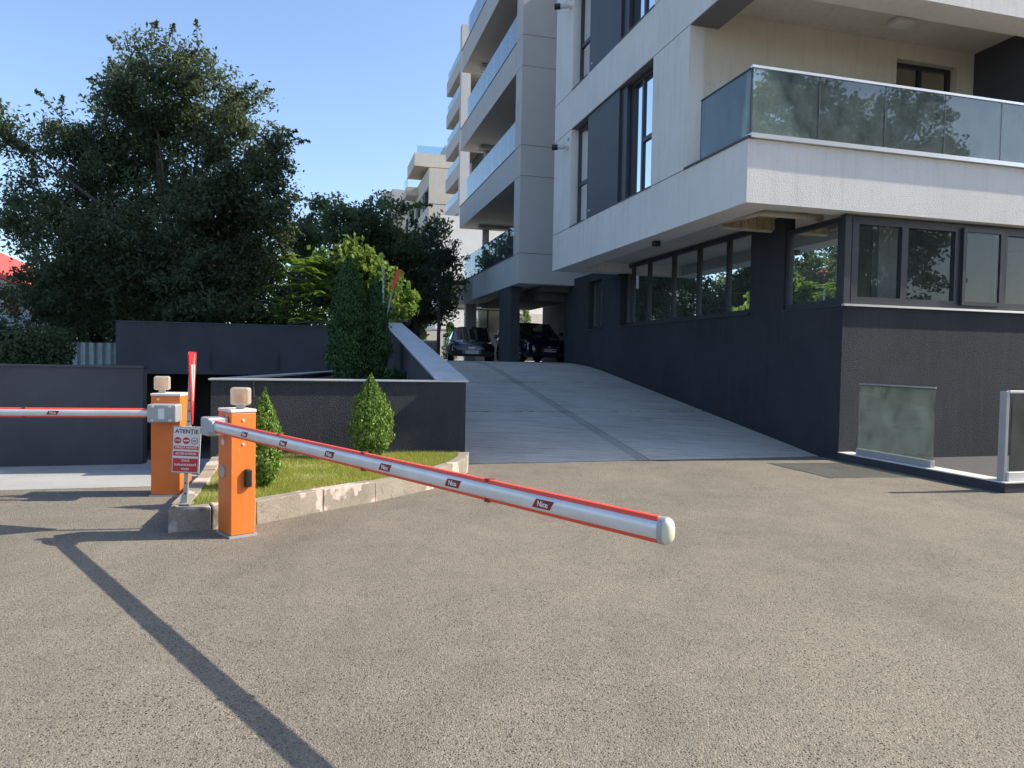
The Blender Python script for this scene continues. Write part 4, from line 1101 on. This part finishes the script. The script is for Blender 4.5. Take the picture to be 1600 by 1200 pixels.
for k in range(7):
    mb = MB(); n = 12; w_ = .52
    vs = []
    for i in range(n + 1):
        x = k * w_ + i * (w_ - .006) / n; y = .03 * math.sin(i * 2 * math.pi / 6)
        vs += [(x, y, 0), (x, y, 1.2)]
    mb.add(vs, [(2 * i, 2 * i + 2, 2 * i + 3, 2 * i + 1) for i in range(n)])
    mb.build('corrugated_sheet', M['corr'], f)

# ------------------------------------------------------------------ trees and shrubs
Y0 = 20.5
lob = [(-8.9, 8.95, 1.3), (-11.2, 8.75, 1.3), (-10.1, 8.9, 1.3), (-12.7, 6.81, 1.5), (-13.3, 5.3, .95), (-10.54, 6.85, 2.1), (-8.21, 7.42, 1.4), (-7.4, 6.19, 1.2), (-9.1, 4.73, 2.1), (-11.81, 3.96, 1.64), (-6.75, 7.0, .5), (-7.65, 4.39, 1.2), (-10.0, 3.09, 1.27), (-13.7, 7.4, .6), (-8.3, 2.9, 1.1), (-12.6, 3.0, 1.0), (-14.0, 5.9, .9), (-12.9, 7.7, .8), (-8.0, 5.6, 1.1), (-6.6, 5.7, .5)]
make_tree('broadleaf_tree', 'large dark broadleaf tree towering behind the walls at left', (-9.3, Y0, .9), [(x, Y0 + rnd.uniform(-1.2, 1.2), z, r) for x, z, r in lob], 110000, .145, M['leaf_big'], 8, clump=.52, trunk_r=.24, aspect=.42, per=190, flat=.75, sprays=150)
make_tree('maple_tree', 'young maple with sunlit yellow green leaves behind the tall thujas', (-4.8, 22.3, 1.2), [(x, 22.3 + rnd.uniform(-.4, .4), z, r) for x, z, r in ((-4.79, 4.6, .62), (-5.57, 4.2, .62), (-4.19, 4.25, .62), (-4.68, 3.72, .69), (-3.79, 3.7, .5), (-5.96, 3.9, .4), (-3.45, 3.2, .4), (-3.9, 2.95, .49))], 4600, .21, M['leaf_maple'], 5, clump=.36, trunk_r=.07, aspect=.8, per=36)
back = [('dark rounded tree behind the maple, tallest of the back row', (-7.1, 32.4, 1), ((-7.91, 8.0, 1.4), (-6.12, 7.7, 1.5), (-9.1, 6.89, 1.36), (-7.29, 5.73, 2.1), (-8.4, 4.5, 1.5))),
        ('dark tree filling the space left of the grey block', (-4.3, 32.8, 1), ((-4.6, 6.37, 1.6), (-3.6, 4.7, 1.4), (-4.86, 3.68, 1.36), (-5.8, 5.2, 1.4))),
        ('dark tree between the big left tree and the maple', (-9.5, 29, 1), ((-9.6, 5.8, 1.6), (-8.2, 4.2, 1.5), (-6.8, 3.2, 1.3), (-10.6, 4.2, 1.7), (-9.4, 2.8, 1.6))),
        ('added dark tree directly behind the trunk of the big left tree', (-12.5, 27.5, 1), ((-12.5, 5.8, 1.7), (-11.3, 4.2, 1.7), (-13.6, 4.0, 1.7), (-12.3, 2.6, 1.6))),  # added to keep bright sky out of the window reflections
        ('added farthest dark tree far behind the big left tree', (-20, 37, 1), ((-20, 6.2, 2.0), (-18.2, 4.6, 1.9), (-21.8, 4.4, 1.9), (-19.6, 2.8, 1.8))),  # added to screen the red roof from the window reflections
        ('added dark tree screening the red roofed house from the windows, half hidden by the big left tree', (-25, 42, 1), ((-25, 6.6, 1.5), (-24.2, 4.8, 1.7), (-25.4, 3.2, 1.6), (-23.4, 6.2, 1.3))),  # added to block the red roof's mirror image in the panes
        ('added dark tree behind the left half of the big tree', (-16, 28, 1), ((-16, 5.9, 1.7), (-14.9, 4.2, 1.7), (-17.2, 4.0, 1.7), (-16, 2.6, 1.6)))]  # added behind the big tree to darken what the side windows mirror
for i, (lb, bs, lo) in enumerate(back):
    make_tree('back_tree', lb, bs, [(x, bs[1] + rnd.uniform(-.6, .6), z, r) for x, z, r in lo], 20000, .2, M['leaf_back'], 20 + i, clump=.6, trunk_r=.18, group='dark trees behind the wall', per=200, sprays=40, flat=.75)
make_tree('slender_tree', 'thin dark tree with fine sparse leaves against the grey balconies', (-2.95, 28.6, 1.4), [(x, 28.6 + rnd.uniform(-.3, .3), z, r) for x, z, r in ((-3.04, 6.35, .6), (-2.68, 5.69, .75), (-2.95, 4.67, .85), (-2.3, 5.6, .45), (-3.2, 3.8, .7))], 4600, .12, M['leaf_sparse'], 31, clump=.3, trunk_r=.07, aspect=.35, per=70)
# tree of heaven: feathered fronds
r = np.random.default_rng(41)
ta = thing('feather_leaf_tree', 'bright green tree with long feathery fronds left of the tall thujas', 'tree', (-6.6, 21.5, 1.0))
V = []
cs = np.array([(-6.88, 3.95, .75), (-6.12, 3.4, .7), (-7.4, 3.2, .8), (-6.69, 2.85, .7), (-5.75, 2.75, .5), (-6.3, 4.3, .45)])
for k in range(190):
    c = cs[r.integers(len(cs))]
    p0 = np.array([c[0], 21.5, c[1]]) + ball(1, r, 2)[0] * c[2] * np.array([.8, .8, .8]) - np.array([-6.6, 21.5, 1.0])
    az = r.uniform(0, 2 * math.pi); d = np.array([math.cos(az), math.sin(az), r.uniform(.1, .6)]); d /= np.linalg.norm(d)
    L_ = r.uniform(.55, .95); side = np.cross(d, [0, 0, 1.0]); side /= np.linalg.norm(side)
    for i in range(3, 13):
        u = i / 12; p = p0 + d * L_ * u + np.array([0, 0, -.45 * L_ * u * u])
        ll = .17 * (1 - .5 * abs(u - .5)) * L_ / .8
        for sg_ in (-1, 1):
            tip = p + side * sg_ * ll + d * ll * .35 + np.array([0, 0, -.35 * ll])
            wv = (d - side * sg_ * .3) * ll * .17
            m_ = (p + tip) / 2
            V += [p, m_ + wv, tip, m_ - wv]
V = np.array(V)
quads_obj('crown', V, len(V) // 4, M['leaf_ail'], ta)
MB().tube([(0, 0, -.1), (-.05, 0, 1.2), (-.2, .1, 2.6)], [.07, .055, .02], 7).build('trunk', M['bark'], ta, smooth=True)
mb = MB()
for c in cs: mb.tube([(-.05, 0, 1.0), ((c[0] + 6.6) * .6, 0, (c[1] - 1.0) * .75), (c[0] + 6.6, 0, c[1] - 1.0)], [.04, .025, .008], 5)
mb.build('limbs', M['bark'], ta, smooth=True)
# thujas
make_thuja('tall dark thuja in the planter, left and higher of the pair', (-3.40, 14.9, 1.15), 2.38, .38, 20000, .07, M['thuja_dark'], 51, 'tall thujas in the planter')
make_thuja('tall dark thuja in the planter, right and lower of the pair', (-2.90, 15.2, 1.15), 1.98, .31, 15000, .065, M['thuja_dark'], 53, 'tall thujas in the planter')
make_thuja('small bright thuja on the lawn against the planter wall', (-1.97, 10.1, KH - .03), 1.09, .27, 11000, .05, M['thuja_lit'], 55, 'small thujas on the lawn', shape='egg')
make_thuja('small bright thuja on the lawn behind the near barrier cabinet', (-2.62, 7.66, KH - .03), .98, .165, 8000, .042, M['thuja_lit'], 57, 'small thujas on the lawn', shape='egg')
for (x, y, hh, rr, lb) in ((-4.85, 38, 3.05, .34, 'slim sunlit thuja left of the black car, nearest the ramp wall'), (-2.15, 38.5, 2.9, .42, 'thuja directly behind the roof of the black car'), (-.95, 38, 2.95, .42, 'thuja between the black car and the column'), (.6, 38, 3.4, .40, 'thuja just right of the column'), (-3.3, 38.3, 2.0, .38, 'lowest thuja at the left mirror of the black car')):
    make_thuja(lb, (x, y, ZT - .02), hh, rr, 3500, .11, M['thuja_lit'], int(60 + x * 3), 'thujas on the parking terrace')
# bush at far left
def make_bush(label, base, lobes, n, size, mat, seed):
    t = thing('bush', label, 'bush', base); r = np.random.default_rng(seed); pts = []
    for x, y, z, rr in lobes: pts.append(np.array([x, y, z]) + ball(int(n * rr), r, 2.2) * rr)
    P = np.concatenate(pts) - np.array(base)
    leaf_mesh('foliage', P, size, mat, t, .55, .3, None, seed)
    mb = MB()
    for x, y, z, rr in lobes: mb.tube([(0, 0, 0), ((x - base[0]) * .6, (y - base[1]) * .6, (z - base[2]) * .7), (x - base[0], y - base[1], z - base[2])], [.04, .025, .008], 5)
    mb.build('stems', M['bark'], t, smooth=True)
make_bush('dense dark bush above the low wall at the left edge', (-12.2, 17.6, .85), ((-12.1, 17.5, 1.7, .75), (-11.3, 17.6, 1.65, .6), (-12.9, 17.3, 1.9, .8), (-13.8, 17.6, 1.9, .9)), 5200, .1, M['leaf_back'], 71)
# low weeds at the planter end of the coping
make_bush('small dark shrub at the foot of the tall thujas', (-2.45, 14.6, 1.14), ((-2.45, 14.6, 1.28, .18), (-2.25, 14.7, 1.22, .14)), 2200, .06, M['thuja_dark'], 73)
# pot plants on the lowest balcony of the grey block
pp = thing('balcony_plants', 'leafy potted shrubs behind the lowest balcony glass of the grey block', 'plants', G(-1.55, 13.1 + 5.0, 5.15), TH)
r = np.random.default_rng(81)
pts = []
for k in range(26):
    y = r.uniform(-3.9, 4.0); hgt = r.uniform(.6, 1.25) * (1.0 if y > -2 else 1.25)
    pts.append(np.array([r.uniform(-.1, .3), y, hgt * .55]) + ball(110, r, 2) * np.array([.26, .32, hgt * .5]))
leaf_mesh('foliage', np.concatenate(pts), .12, M['leaf_maple'], pp, .5, .3, None, 82)
for k in range(7): MB().box(-.12, .28, -3.9 + k * 1.15, -3.0 + k * 1.15, 0.0, .3).build('trough', M['cast'], pp)

# trees across the street behind the camera: they are what the front glass mirrors
for i, (x, y, hh, rr) in enumerate(((20, -1.8, 14.6, 3.4), (22.6, -2.6, 15.2, 3.4), (25, -5.0, 16.4, 3.8), (26.5, -3.6, 15.2, 3.0), (23, -13, 17, 3.8), (36, -5.2, 18, 3.0))):
    lo = [(x, y, hh - rr * .9, rr * .8), (x + rr * .6, y, hh - rr * 1.6, rr * .75), (x - rr * .6, y + .5, hh - rr * 1.7, rr * .75), (x, y - .6, hh - rr * 2.4, rr * .85), (x + rr * .3, y, hh - rr * 3.0, rr * .7)]
    make_tree('street_tree', 'street tree across the road behind the viewer, mirrored in the front glass', (x, y, 0), lo + [(x, y, hh - rr * 3.7, rr * .7)], 17000, .32, M['leaf_street'], 90 + i, clump=.9, trunk_r=.25, group='trees mirrored in the glass', per=110)

for i, (x, y, hh) in enumerate(((30.5, -5.1, 16), (32.6, -5.0, 16.5))):
    make_thuja('tall slim conifer across the road behind the viewer, mirrored in the front glass', (x, y, 0), hh, 1.1, 5000, .35, M['thuja_dark'], 110 + i, 'conifers mirrored in the glass')
